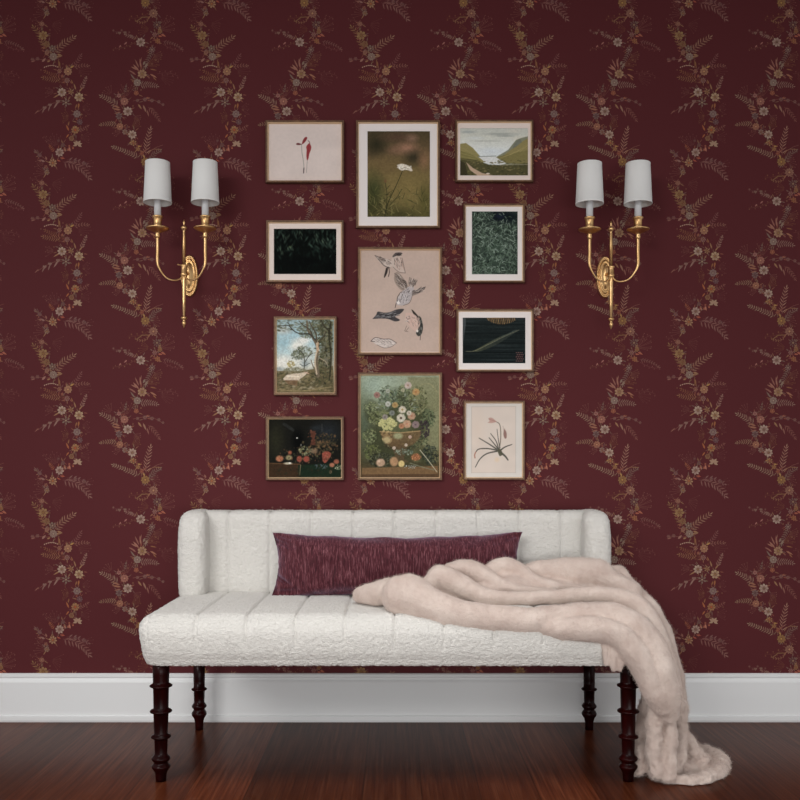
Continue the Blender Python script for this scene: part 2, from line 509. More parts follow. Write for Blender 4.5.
    s.fern(233, 68, 247, 66, 5, 3.2, 2.2, (130, 92, 78), .7, .9, -1)
    s.leaf(229, 68, -.5, 5, 1.5, GOLD)
    s.burst(236, 72, -.7, .6, 7, 13, (118, 76, 68))
    s.fern(240, 90, 245, 78, 5, 3.8, 2.2, (138, 108, 94), .6, 1.2, 0)
    s.leaf(232, 84, -2.0, 5, 1.0, BRWN); s.leaf(235, 90, -1.9, 7, 1.2, TAN); s.leaf(238, 92, -.9, 6, 1.2, TAN)
    s.burst(226, 84, 3.3, 4.4, 6, 9, BRWN)
    s.line([(222, 102), (213, 103), (204, 107), (197, 112)], .4, FAINT)
    for x, y, r_ in ((217, 101.5, 1.9), (209, 105, 1.8), (203.7, 107.8, 1.8)): s.heart(x, y, r_, (142, 112, 100))
    s.leaf(217, 102, 2.15, 8, 1.4, (142, 112, 100)); s.leaf(209, 106, 1.9, 6, 1.1, (130, 100, 90)); s.leaf(203.5, 108, 2.0, 6, 1.1, (130, 100, 90)); s.leaf(198, 110, 2.4, 6, .9, FAINT)
    s.leaf(219, 94, 2.6, 8, 1.2, TAN); s.burst(214, 92, 2.6, 3.8, 6, 10, FAINT)
    s.burst(240, 108, -.6, .8, 7, 10, (118, 74, 68))
    s.leaf(238, 103, 1.7, 6, 1.5, (146, 96, 60)); s.leaf(236, 104, 1.9, 5, 1.2, BRWN)
    s.burst(229, 118, 2.5, 4.2, 8, 9, BRWN)
    s.leaf(228, 131, -2.0, 7, 1.4, (156, 96, 60)); s.leaf(228, 134, 2.2, 5, 1.2, (156, 96, 60)); s.leaf(227, 126, -1.3, 5, 1.1, BRWN)
    s.fern(238, 132, 247, 126, 5, 2.4, 1.8, FAINT, .8, .6)
    s.burst(238, 138, -.6, .5, 6, 11, (118, 74, 68))
    for a in (-2.6, -1.9, -.9, -.2, .5, 2.8): s.leaf(236.5, 144.5, a, 5, 1.9, (166, 142, 116))
    s.berries(234, 146, 222, 151, 5, 1.0, (176, 108, 80), .6, 1.6)
    s.leaf(228, 147, 1.3, 5, 1.5, SALM); s.leaf(224, 148, 1.5, 4, 1.4, SALM)
    s.berries(214, 142, 203, 136, 5, .5, FAINT, -2, 2)
    s.burst(216, 147, 3.5, 5.0, 10, 13, (122, 78, 72))
    s.flower(222, 145, 2.1, 6, (122, 98, 92), TAN)
    s.flower(217.5, 140.8, 1.4, 6, (122, 90, 84), TAN)
    s.fern(213, 152, 209, 146, 4, 2.4, 2, (156, 96, 66), .8, .7)
    s.line([(206, 160), (198.5, 155), (193, 149)], .4, FAINT)
    s.flower(194.4, 151.6, 1.7, 6, (136, 104, 98), TAN); s.flower(198.6, 155.2, 2.3, 7, (132, 100, 96), TAN)
    s.leaf(204, 162, -2.7, 5.5, 1.6, (140, 108, 98)); s.leaf(206, 160, -2.0, 4, 1.4, FAINT); s.leaf(201, 161, -3.0, 4, 1.4, FAINT)
    s.leaf(219, 158, .1, 5, 1.4, (160, 84, 66)); s.leaf(216, 160, .4, 4, 1.2, (160, 84, 66))
    # hanging grey-pink spray, lower right of the stem (wraps to the top of the repeat)
    s.fern(222, 162, 248, 178, 9, 6.4, 4.4, (132, 98, 88), .62, 1.25, -4)
    s.fern(226, 160, 247, 166, 5, 4, 3, (124, 92, 86), .7, 1.3, -2)
    s.flower(243.4, 163.6, 1.9, 6, (128, 96, 90), TAN); s.flower(234.5, 161, 1.8, 6, (128, 96, 90), TAN)
    s.burst(240, 165, -.4, 1.2, 7, 12, (116, 74, 68))
    s.burst(204, 26, 2.9, 3.7, 4, 9, FAINT); s.burst(204, 6, 3.0, 4.0, 5, 10, FAINT)
    # blossoms on the right stem
    s.flower(211.8, 3.9, 4.4, 8, (194, 154, 104), ORNG, .2, .85)
    s.flower(206, 13.4, 2.8, 6, (158, 130, 100), GOLD, .2)
    s.flower(205, 8, 2.0, 5, (158, 104, 82), ORNG, .2)
    s.flower(200.8, 24, 2.7, 7, (164, 112, 86), (184, 144, 110), .1, 1.2)
    s.flower(202.3, 35.4, 4.9, 7, (176, 144, 84), (140, 108, 62), .1)
    s.flower(205.8, 44, 3.4, 6, (146, 112, 68), BRWN, .2, 1.1)
    s.flower(206, 52.4, 2.4, 7, (168, 118, 92), TAN, 0, 1.2)
    s.flower(211.6, 48.6, 3.8, 6, (136, 126, 104), (158, 142, 116), .3, .8)
    s.flower(212.4, 56.8, 4.2, 10, (156, 140, 118), (168, 152, 130), 0, 1.3)
    s.flower(218.5, 71.2, 2.5, 6, (166, 112, 90), GOLD, .2)
    s.flower(227, 71.5, 4.4, 9, (184, 136, 94), (204, 160, 110), .15, 1.25)
    s.flower(221.2, 76, 1.5, 5, (186, 112, 84), GOLD, 0)
    s.flower(226.2, 80.4, 2.9, 7, (160, 122, 108), TAN, .2, .9)
    s.flower(220.9, 92.3, 4.7, 8, (204, 184, 152), (140, 112, 80), .1)
    s.flower(230, 92, 3.1, 6, (176, 138, 92), GOLD, .4, .8)
    s.flower(238, 97.2, 4.8, 7, (208, 182, 132), (150, 116, 76), .3)
    s.flower(225, 102.6, 4.4, 6, (142, 128, 108), (164, 146, 118), .5, .6)
    s.flower(236, 114, 4.0, 7, (146, 128, 116), (156, 140, 124), .3, 1.15)
    s.flower(238.8, 122, 3.2, 7, (120, 98, 98), (136, 116, 108), .1, .9)
    s.flower(234.3, 130, 4.3, 8, (190, 142, 84), (190, 96, 50), .2)
    s.flower(230.6, 138.4, 2.9, 6, (156, 118, 76), BRWN, .2, 1.1)
    s.flower(218.7, 152.4, 4.6, 8, (196, 172, 148), (130, 104, 82), .2)
    for x, y in ((214, 62), (222, 64), (209, 30), (213, 88), (243, 110), (245, 116), (226, 116), (241, 135), (209, 148), (212, 158), (200, 70), (246, 130), (240, 76)):
        s.dot(x, y, .7, mixc(TAN, BASE, .3), 6)
    return s

WX, WTOP = 2.6, 2.62
def build_wall():
    d = design()
    verts = [(-WX, 0, 0), (WX, 0, 0), (WX, 0, WTOP), (-WX, 0, WTOP),
             (-WX, .12, 0), (WX, .12, 0), (WX, .12, WTOP), (-WX, .12, WTOP)]
    faces = [(0, 1, 2, 3), (5, 4, 7, 6), (4, 0, 3, 7), (1, 5, 6, 2), (3, 2, 6, 7), (4, 5, 1, 0)]
    cols = [alb(BASE, 1.0)] * 6
    k = 0
    for ty in range(-1, 5):
        for tx in range(-4, 6):
            for i, (pl, c) in enumerate(zip(d.polys, d.cols)):
                pts = []
                yy = -0.00010 - i * 2.2e-7
                ok = True
                for x, y in pl:
                    X = (x + 159 * tx - VX) * S; Z = CZ - (y + 159 * ty - VY) * S
                    if abs(X) > WX or Z > WTOP or Z < 0.10: ok = False; break
                    pts.append((X, yy, Z))
                if not ok: continue
                # counter-clockwise as seen from the room
                ar = sum(pts[j][0] * pts[(j + 1) % len(pts)][2] - pts[(j + 1) % len(pts)][0] * pts[j][2] for j in range(len(pts)))
                if ar < 0: pts.reverse()
                n0 = len(verts)
                verts += pts
                faces.append(tuple(range(n0, n0 + len(pts))))
                cols.append(alb(mixc(c, BASE, .22), 1.0))
    me = bpy.data.meshes.new('wall_back')
    me.from_pydata(verts, [], faces)
    ca = me.color_attributes.new('Col', 'FLOAT_COLOR', 'CORNER')
    arr = np.ones((len(me.loops), 4), np.float32)
    li = 0
    for f, c in zip(faces, cols):
        arr[li:li + len(f), :3] = c
        li += len(f)
    ca.data.foreach_set('color', arr.ravel())
    o = obj('wall_back', me, M_WALL)
    o['kind'] = 'structure'
build_wall()

bm = bmesh.new()
box(bm, -WX, WX, -4.6, 0.12, -0.05, 0.0)
o = obj('floor', bm, M_FLOOR); o['kind'] = 'structure'

bm = bmesh.new()
box(bm, -WX, WX, -4.6, 0.12, WTOP, WTOP + .05)
o = obj('ceiling', bm, M_WHITE); o['kind'] = 'structure'

# baseboard: extruded moulding profile (y out, z)
bm = bmesh.new()
prof = [(0, 0.158), (-.006, .158), (-.010, .155), (-.010, .147), (-.007, .143), (-.0085, .138), (-.012, .134), (-.014, .130),
        (-.014, .022), (-.019, .020), (-.019, .006), (-.017, 0.0), (0, 0)]
A = [bm.verts.new((-WX, y, z)) for y, z in prof]; B = [bm.verts.new((WX, y, z)) for y, z in prof]
for i in range(len(prof) - 1): bm.faces.new((A[i], B[i], B[i + 1], A[i + 1]))
bm.faces.new(list(reversed(A))); bm.faces.new(B); bm.faces.new((A[-1], B[-1], B[0], A[0]))
o = obj('baseboard_back', fix(bm), M_WHITE); o['kind'] = 'structure'

# ---------------------------------------------------------------- art painter
class Art:
    def __init__(s, x0, y0, x1, y1, base, k=2.6, seed=1):
        s.x0, s.y0, s.x1, s.y1 = x0, y0, x1, y1
        s.W = int((x1 - x0) * k) + 1; s.H = int((y1 - y0) * k) + 1
        s.X, s.Y = np.meshgrid(np.linspace(x0, x1, s.W), np.linspace(y0, y1, s.H))
        s.A = np.zeros((s.H, s.W, 3)); s.A[:] = base
        s.px = 1.0 / k
        s.rng = np.random.RandomState(seed)
    def win(s, xa, ya, xb, yb):
        i0 = max(0, int((xa - s.x0) / (s.x1 - s.x0) * (s.W - 1)) - 1); i1 = min(s.W, int((xb - s.x0) / (s.x1 - s.x0) * (s.W - 1)) + 3)
        j0 = max(0, int((ya - s.y0) / (s.y1 - s.y0) * (s.H - 1)) - 1); j1 = min(s.H, int((yb - s.y0) / (s.y1 - s.y0) * (s.H - 1)) + 3)
        if i0 >= i1 or j0 >= j1: return None
        return slice(j0, j1), slice(i0, i1)
    def mix(s, w, m, c):
        m = m[..., None]
        s.A[w] = s.A[w] * (1 - m) + np.array(c, float) * m
    def vgrad(s, stops, y0=None, y1=None):
        ys = [p for p, _ in stops]
        for ch in range(3):
            s.A[..., ch] = np.interp(s.Y, ys, [c[ch] for _, c in stops])
    def blob(s, x, y, rx, ry, c, a=1.0, soft=.4, rot=0):
        R = max(rx, ry) * 1.05
        w = s.win(x - R, y - R, x + R, y + R)
        if w is None: return
        dx = s.X[w] - x; dy = s.Y[w] - y
        cr, sr = math.cos(rot), math.sin(rot)
        d = np.sqrt(((dx * cr + dy * sr) / rx) ** 2 + ((-dx * sr + dy * cr) / ry) ** 2)
        s.mix(w, np.clip((1 - d) / soft, 0, 1) * a, c)
    def stroke(s, pts, wd, c, a=1.0, w2=None):
        w2 = wd if w2 is None else w2
        n = len(pts) - 1
        for i in range(n):
            (xa, ya), (xb, yb) = pts[i], pts[i + 1]
            r0 = wd + (w2 - wd) * i / n; r1 = wd + (w2 - wd) * (i + 1) / n
            R = max(r0, r1) + 1
            w = s.win(min(xa, xb) - R, min(ya, yb) - R, max(xa, xb) + R, max(ya, yb) + R)
            if w is None: continue
            X, Y = s.X[w], s.Y[w]
            L2 = (xb - xa) ** 2 + (yb - ya) ** 2 + 1e-9
            t = np.clip(((X - xa) * (xb - xa) + (Y - ya) * (yb - ya)) / L2, 0, 1)
            d = np.hypot(X - xa - t * (xb - xa), Y - ya - t * (yb - ya))
            h = (r0 + (r1 - r0) * t) / 2
            s.mix(w, np.clip((h - d) / .45 + .5, 0, 1) * a, c)
    def curve(s, pts, wd, c, a=1.0, w2=None):
        q = catmull([(x, y) for x, y in pts], 6)
        s.stroke([tuple(p) for p in q], wd, c, a, w2)
    def poly(s, pts, c, a=1.0, soft=.5):
        xs = [p[0] for p in pts]; ys = [p[1] for p in pts]
        w = s.win(min(xs) - 1, min(ys) - 1, max(xs) + 1, max(ys) + 1)
        if w is None: return
        X, Y = s.X[w], s.Y[w]
        ins = np.zeros(X.shape, bool); dm = np.full(X.shape, 1e9)
        n = len(pts)
        for i in range(n):
            xa, ya = pts[i]; xb, yb = pts[(i + 1) % n]
            c1 = (ya > Y) != (yb > Y)
            ins ^= c1 & (X < (xb - xa) * (Y - ya) / ((yb - ya) + 1e-12) + xa)
            L2 = (xb - xa) ** 2 + (yb - ya) ** 2 + 1e-9
            t = np.clip(((X - xa) * (xb - xa) + (Y - ya) * (yb - ya)) / L2, 0, 1)
            dm = np.minimum(dm, np.hypot(X - xa - t * (xb - xa), Y - ya - t * (yb - ya)))
        m = np.clip(np.where(ins, dm, -dm) / soft + .5, 0, 1)
        s.mix(w, m * a, c)
    def spoly(s, pts, c, a=1.0, soft=.5):
        q = catmull([(x, y) for x, y in list(pts) + [pts[0]]], 5)
        s.poly([tuple(p) for p in q[:-1]], c, a, soft)
    def vnoise(s, sx, sy, seed=0, rot=0):
        r = np.random.RandomState(seed)
        X = s.X - s.x0; Y = s.Y - s.y0
        if rot:
            X, Y = X * math.cos(rot) + Y * math.sin(rot), -X * math.sin(rot) + Y * math.cos(rot)
        X = X / sx + 200; Y = Y / sy + 200
        g = r.rand(512, 512)
        i = np.floor(X).astype(int); j = np.floor(Y).astype(int)
        fx = X - i; fy = Y - j
        fx = fx * fx * (3 - 2 * fx); fy = fy * fy * (3 - 2 * fy)
        i %= 511; j %= 511
        return (g[j, i] * (1 - fx) + g[j, i + 1] * fx) * (1 - fy) + (g[j + 1, i] * (1 - fx) + g[j + 1, i + 1] * fx) * fy
    def tint(s, m, c):
        s.A = s.A * (1 - m[..., None]) + np.array(c, float) * m[..., None]
    def grain(s, amp, sx=1.0, sy=1.0, seed=5, rot=0):
        s.A = np.clip(s.A * (1 + (s.vnoise(sx, sy, seed, rot)[..., None] - .5) * 2 * amp), 0, 255)
    def dabs(s, n, box_, cols, r=(.6, 1.6), a=.7, ang=None, asp=.5):
        xa, ya, xb, yb = box_
        a = min(1, a * 1.4)
        for _ in range(int(n * 2.2)):
            x = s.rng.uniform(xa, xb); y = s.rng.uniform(ya, yb)
            rr = s.rng.uniform(*r); c = cols[s.rng.randint(len(cols))]
            s.blob(x, y, rr, rr * asp, c, a * s.rng.uniform(.5, 1), .6, s.rng.uniform(0, PI) if ang is None else ang + s.rng.uniform(-.4, .4))
    def hatch(s, n, cx, cy, rx, ry, ang, l, cols, rot=0, w=.4, a=.75):
        for _ in range(n):
            t = s.rng.uniform(0, 2 * PI); q = math.sqrt(s.rng.uniform(0, 1))
            dx, dy = rx * q * math.cos(t), ry * q * math.sin(t)
            x = cx + dx * math.cos(rot) - dy * math.sin(rot); y = cy + dx * math.sin(rot) + dy * math.cos(rot)
            an = ang + s.rng.uniform(-.25, .25); ll = l * s.rng.uniform(.6, 1.2)
            s.stroke([(x, y), (x + math.cos(an) * ll, y + math.sin(an) * ll)], w, cols[s.rng.randint(len(cols))], a)
    def rdabs(s, n, cx, cy, rx, ry, cols, r=(.6, 1.6), a=.7, asp=.6):
        a = min(1.0, a * 1.3)
        for _ in range(int(n * 2)):
            t = s.rng.uniform(0, 2 * PI); q = math.sqrt(s.rng.uniform(0, 1))
            x = cx + rx * q * math.cos(t); y = cy + ry * q * math.sin(t)
            rr = s.rng.uniform(*r)
            s.blob(x, y, rr, rr * asp, cols[s.rng.randint(len(cols))], a * s.rng.uniform(.5, 1), .6, s.rng.uniform(0, PI))
    def build(s, name, parent, depth):
        me = bpy.data.meshes.new(name)
        H, W = s.H, s.W
        o0 = parent.location
        xs = (s.X - VX) * depth / F - o0.x; zs = CZ - (s.Y - VY) * depth / F - o0.z
        v = np.stack([xs, np.full_like(xs, depth - D - o0.y), zs], -1).reshape(-1, 3)
        idx = np.arange(H * W).reshape(H, W)
        f = np.stack([idx[1:, :-1], idx[1:, 1:], idx[:-1, 1:], idx[:-1, :-1]], -1).reshape(-1, 4)
        me.vertices.add(len(v)); me.vertices.foreach_set('co', v.astype(np.float32).ravel())
        me.loops.add(f.size); me.loops.foreach_set('vertex_index', f.astype(np.int32).ravel())
        me.polygons.add(len(f)); me.polygons.foreach_set('loop_start', np.arange(0, f.size, 4, dtype=np.int32))
        me.update(calc_edges=True); me.validate()
        ca = me.color_attributes.new('Col', 'FLOAT_COLOR', 'POINT')
        c = np.clip(s.A, 0, 255) / 255.0
        g_ = c.mean(axis=2, keepdims=True)
        c = (c * .78 + g_ * .22) * .97
        c = np.where(c <= .04045, c / 12.92, ((c + .055) / 1.055) ** 2.4) / LF
        a = np.ones((H * W, 4), np.float32); a[:, :3] = np.clip(c, 0, .92).reshape(-1, 3)
        ca.data.foreach_set('color', a.ravel())
        return obj(name, me, M_PRINT, parent)

PR_D = D - 0.0085      # print plane
def picture(label, rect, mat_rect, print_rect, paint, matmat, group, seed, matw=2.9):
    """rect: outer frame, mat_rect: opening of the frame, print_rect: visible print"""
    x0, y0, x1, y1 = rect
    y0 -= 1.0
    base = P((x0 + x1) / 2, y1, D)
    t = thing('picture_frame', label, 'picture', (base.x, 0, base.z), group)
    # frame moulding
    fd = D - 0.019
    bm = bmesh.new()
    w = matw * S
    cx0, cz0 = (x0 - VX) * fd / F - base.x, CZ - (y1 - VY) * fd / F - base.z
    cx1, cz1 = (x1 - VX) * fd / F - base.x, CZ - (y0 - VY) * fd / F - base.z
    prof = [(0.0, -0.0012, 0), (0.0, -.0175, 0), (.0012, -.019, 0), (w * .50, -.019, 0), (w * .60, -.0175, 0), (w * .66, -.0175, 1), (w * .74, -.0165, 1), (w, -.0095, 1), (w, -.0040, 1), (w, -.0012, 0)]
    rings = []
    for off, y, _ in prof:
        rings.append([bm.verts.new(p) for p in ((cx0 + off, y, cz0 + off), (cx1 - off, y, cz0 + off), (cx1 - off, y, cz1 - off), (cx0 + off, y, cz1 - off))])
    for k in range(len(prof)):
        a, c = rings[k], rings[(k + 1) % len(prof)]
        for i in range(4):
            j = (i + 1) % 4
            f = bm.faces.new((a[i], a[j], c[j], c[i])); f.material_index = prof[k][2]
    obj('frame', fix(bm), [M_FRAME, M_LIP], t)
    # mat board with a bevelled window
    md = PR_D - 0.0018
    if mat_rect:
        bm = bmesh.new()
        def loc(px, py, d): 
            q = P(px, py, d); return (q.x - base.x, q.y, q.z - base.z)
        ox0, oz0, ox1, oz1 = cx0 + w * .9, cz0 + w * .9, cx1 - w * .9, cz1 - w * .9
        a = [(ox0, md - D, oz0), (ox1, md - D, oz0), (ox1, md - D, oz1), (ox0, md - D, oz1)]
        p0, q0, p1, q1 = print_rect
        i1 = [loc(p0 - .3, q1 + .3, md), loc(p1 + .3, q1 + .3, md), loc(p1 + .3, q0 - .3, md), loc(p0 - .3, q0 - .3, md)]
        i2 = [loc(p0, q1, PR_D - .0001), loc(p1, q1, PR_D - .0001), loc(p1, q0, PR_D - .0001), loc(p0, q0, PR_D - .0001)]
        A_ = [bm.verts.new(v) for v in a]; B_ = [bm.verts.new(v) for v in i1]; C_ = [bm.verts.new(v) for v in i2]
        for i in range(4):
            j = (i + 1) % 4
            bm.faces.new((A_[i], A_[j], B_[j], B_[i])); bm.faces.new((B_[i], B_[j], C_[j], C_[i]))
        obj('mat_board', bm, matmat, t)
    bm = bmesh.new()
    box(bm, cx0 + w * .8, cx1 - w * .8, -.0070, -.0014, cz0 + w * .8, cz1 - w * .8)
    obj('backing_board', bm, M_MAT, t)
    p0, q0, p1, q1 = print_rect
    e = .4
    art = Art(p0 - e, q0 - e - (0 if mat_rect else 1.2), p1 + e, q1 + e, (128, 128, 128), seed=seed)
    paint(art)
    art.build('print', t, PR_D)
    return t

# ---- the eleven designs (photo pixel coordinates)
def a_red(a):
    a.A[:] = (216, 198, 189)
    a.grain(.02, 14, 10, 3); a.grain(.012, 2, 2, 4)
    K = (150, 48, 52); Dk = (112, 48, 50)
    a.curve([(301.6, 144.5), (301.9, 152), (303.2, 160), (304, 168), (303.8, 171.5)], .55, (150, 140, 130))
    a.stroke([(303.9, 168), (303.6, 173)], .9, (80, 60, 60))
    a.curve([(307.4, 158), (306.9, 166), (306.4, 172.8)], .5, (158, 146, 138))
    a.spoly([(296, 143.8), (298, 142.9), (301, 143.8), (302.2, 144.3), (299, 145.1), (296.6, 144.7)], Dk)
    a.spoly([(301.8, 144.2), (302.6, 141), (304.6, 137.6), (306.6, 136.9), (307.2, 138.4), (305.4, 141.6), (303.4, 143.6)], K)
    a.stroke([(303, 142), (306, 138.4)], .5, Dk, .7)
    a.curve([(308, 140.6), (309.3, 141.8), (309.9, 143.6)], .5, (120, 90, 84))
    a.spoly([(309.6, 143), (311.2, 146.5), (310.8, 150), (309.4, 153.6), (308.4, 158.6), (307, 160), (306.4, 156), (306.6, 150), (306.2, 147), (307.8, 144.2)], (164, 52, 56))
    a.stroke([(309, 145), (308.6, 150), (307.6, 157)], .5, (120, 40, 44), .6)

def a_flower(a):
    a.vgrad([(131, (78, 66, 42)), (150, (104, 82, 52)), (175, (122, 102, 56)), (200, (112, 98, 52)), (218, (88, 82, 40))])
    for x, y, rx, ry, c, al in ((376, 145, 14, 14, (52, 48, 30), .8), (407, 148, 14, 8, (160, 112, 84), .7), (414, 158, 12, 9, (56, 50, 34), .6),
                                (398, 137, 22, 6, (92, 66, 48), .7), (424, 160, 8, 12, (150, 106, 72), .5), (385, 165, 14, 12, (120, 96, 56), .5), (374, 190, 12, 22, (70, 74, 38), .7),
                                (410, 190, 20, 20, (140, 118, 62), .5), (425, 200, 8, 18, (92, 86, 40), .6), (395, 150, 10, 6, (134, 96, 70), .5), (412, 138, 8, 5, (168, 122, 98), .4)):
        a.blob(x, y, rx * 1.15, ry * 1.15, c, min(1, al * 1.5), .9)
    a.blob(370, 205, 14, 22, (48, 50, 24), .7, 1.0); a.blob(398, 214, 24, 8, (58, 56, 28), .6, 1.0); a.blob(392, 186, 9, 16, (144, 120, 66), .5, 1.0)
    r = a.rng
    for _ in range(130):
        x = r.uniform(368, 392) if r.rand() < .7 else r.uniform(392, 430); y = r.uniform(188, 220)
        an = r.uniform(-2.9, -.4); l = r.uniform(4, 11)
        a.curve([(x, y), (x + math.cos(an) * l * .5 + r.uniform(-1, 1), y + math.sin(an) * l * .5), (x + math.cos(an) * l, y + math.sin(an) * l * .8)], .7,
                ((150, 136, 78), (52, 54, 26), (110, 108, 52), (66, 70, 34))[r.randint(4)], .5, .2)
    a.curve([(384.5, 217), (388, 203), (396, 186), (402.5, 171)], .8, (52, 50, 28), 1, .6)
    a.curve([(386, 208), (387, 196), (385.5, 183)], .6, (58, 56, 30), .8)
    a.curve([(390, 205), (397, 197), (402, 189)], .6, (64, 62, 32), .8)
    a.blob(385.5, 181, 1.6, 2.2, (120, 82, 50), .8)
    a.spoly([(397, 165), (402, 163.8), (409, 166), (412.4, 170), (411, 171.2), (406, 169.6), (402, 170.6), (398.6, 168.6)], (222, 210, 190), 1, .8)
    a.rdabs(26, 404.5, 167.4, 7, 2.4, [(244, 236, 220), (206, 190, 164), (238, 226, 206)], (.6, 1.2), .9)
    a.stroke([(401, 168.8), (405, 167.6), (409, 169)], .5, (120, 98, 70), .8)
    a.grain(.07, 1.3, 1.3, 9)

def a_lake(a):
    a.vgrad([(127, (186, 190, 180)), (136, (202, 204, 190)), (146, (214, 218, 210)), (156, (214, 222, 222)), (176, (210, 210, 198))])
    for x, y, rx, ry, c, al in ((475, 138, 12, 2.5, (206, 212, 210), .7), (500, 134, 22, 1.8, (140, 146, 140), .7), (505, 136, 14, 1.2, (120, 128, 124), .6), (468, 132, 10, 2, (140, 152, 152), .6),
                                (485, 141, 22, 1.2, (170, 172, 160), .6), (515, 131, 12, 3, (206, 200, 184), .7), (520, 139, 10, 4, (214, 206, 186), .6), (492, 151, 16, 5, (206, 216, 222), .7)):
        a.blob(x, y, rx, ry, c, al, .9)
    a.poly([(496, 157), (508, 150), (516, 140), (521, 138), (529, 136), (529, 166), (494, 166)], (132, 134, 108))
    a.poly([(500, 158), (512, 149), (520, 143), (529, 137.5), (529, 164), (496, 162)], (148, 134, 78))
    a.poly([(516, 141), (520, 139), (522, 142), (517, 146), (512, 149)], (112, 118, 104), .8)
    a.poly([(459, 144), (466, 143), (473, 148), (480, 156), (484, 162), (478, 166), (459, 166)], (150, 138, 80))
    a.poly([(459, 150), (470, 153), (480, 160), (482, 165), (459, 166)], (124, 116, 60), .7)
    a.poly([(478, 156.6), (495, 155.8), (500, 158.6), (506, 163.6), (498, 165.4), (486, 162.6)], (214, 216, 212))
    a.stroke([(478, 156.6), (496, 156)], .6, (110, 120, 110))
    a.poly([(496, 157.2), (508, 154), (529, 150), (529, 164), (508, 163.4), (500, 160)], (128, 118, 64), .8)
    a.poly([(459, 158), (476, 160), (490, 165), (505, 165), (529, 163), (529, 177), (459, 177)], (84, 80, 46))
    a.dabs(120, (460, 160, 529, 176), [(60, 60, 36), (112, 102, 58), (84, 84, 50), (140, 124, 78)], (.6, 2), .6, 0)
    a.poly([(466, 162), (473, 168), (482, 173), (496, 176), (478, 176), (470, 170)], (204, 168, 138), .9)
    a.blob(488, 173.6, 2.4, .8, (220, 200, 180)); a.poly([(459, 160), (465, 163), (468, 176), (459, 176)], (58, 52, 34), .8)
    for i in range(5):
        a.stroke([(500 + 5 * i, 158 - 1.6 * i), (512 + 4 * i, 154 - 2.2 * i)], .6, (184, 164, 98), .5)
        a.stroke([(460, 147 + 3 * i), (470 + 2 * i, 152 + 2.4 * i)], .6, (176, 160, 92), .4)
    a.stroke([(500, 165), (529, 164.4)], .6, (180, 170, 140), .7)
    a.grain(.03, 2, .8, 3); a.grain(.03, .8, .8, 8)

def a_leaves(a):
    a.A[:] = (10, 14, 12)
    r = a.rng
    for n, c, yy in ((80, (20, 34, 28), (228, 272)), (70, (38, 58, 48), (228, 258)), (40, (60, 84, 70), (230, 250))):
        for _ in range(n):
            x = r.uniform(273, 338); y = r.uniform(*yy)
            if yy[1] < 270 and 292 < x < 312 and y > 246: continue
            a.blob(x, y, r.uniform(2.2, 4.6), r.uniform(.8, 1.5), c, r.uniform(.25, .75), .8, r.uniform(.7, 2.2))
    for x, y in ((286, 236), (299, 235), (290, 246), (315, 238), (325, 240), (281, 250)):
        for _ in range(5):
            a.blob(x + r.uniform(-3, 3), y + r.uniform(-3, 3), 3.2, .9, (96, 122, 96), .4, .8, r.uniform(.9, 2.0))
    a.blob(290, 247, 2.2, 1.6, (112, 136, 84), .5, .9)
    a.blob(304, 262, 20, 8, (6, 8, 8), .7, .9); a.blob(332, 268, 9, 8, (6, 8, 8), .6, .9)
    a.grain(.1, 1.2, 1.2, 4)

def a_grass(a):
    a.A[:] = (50, 64, 54)
    a.blob(503, 217, 22, 9, (20, 26, 34), .95, .6); a.blob(500, 216, 6, 4, (30, 38, 60), .7, .9)
    a.blob(495, 250, 20, 26, (66, 90, 70), .6, 1.0)
    r = a.rng
    for _ in range(900):
        x = r.uniform(471, 518); y = r.uniform(212, 275)
        if x > 495 and y < 223 and r.rand() < .85: continue
        an = r.choice([-.6, -2.4, -1.2, -1.9, .5, -.2]) + r.uniform(-.4, .4); l = r.uniform(2.5, 7)
        b = math.exp(-((x - 497) ** 2 / 300 + (y - 252) ** 2 / 500))
        c = [(40, 52, 44), (100, 120, 102), (76, 98, 78), (136, 156, 138)][r.choice(4, p=[.30, .27, .28, .15])]
        c = mixc(c, (150, 172, 160), .30 * b * r.rand())
        a.curve([(x, y), (x + math.cos(an) * l * .5, y + math.sin(an) * l * .5 - .4), (x + math.cos(an) * l, y + math.sin(an) * l * .8)], .75, c, .65, .3)
    a.dabs(60, (471, 212, 518, 275), [(18, 26, 22)], (.8, 2), .6)
    a.blob(512, 262, 8, 14, (56, 78, 60), .3, 1)

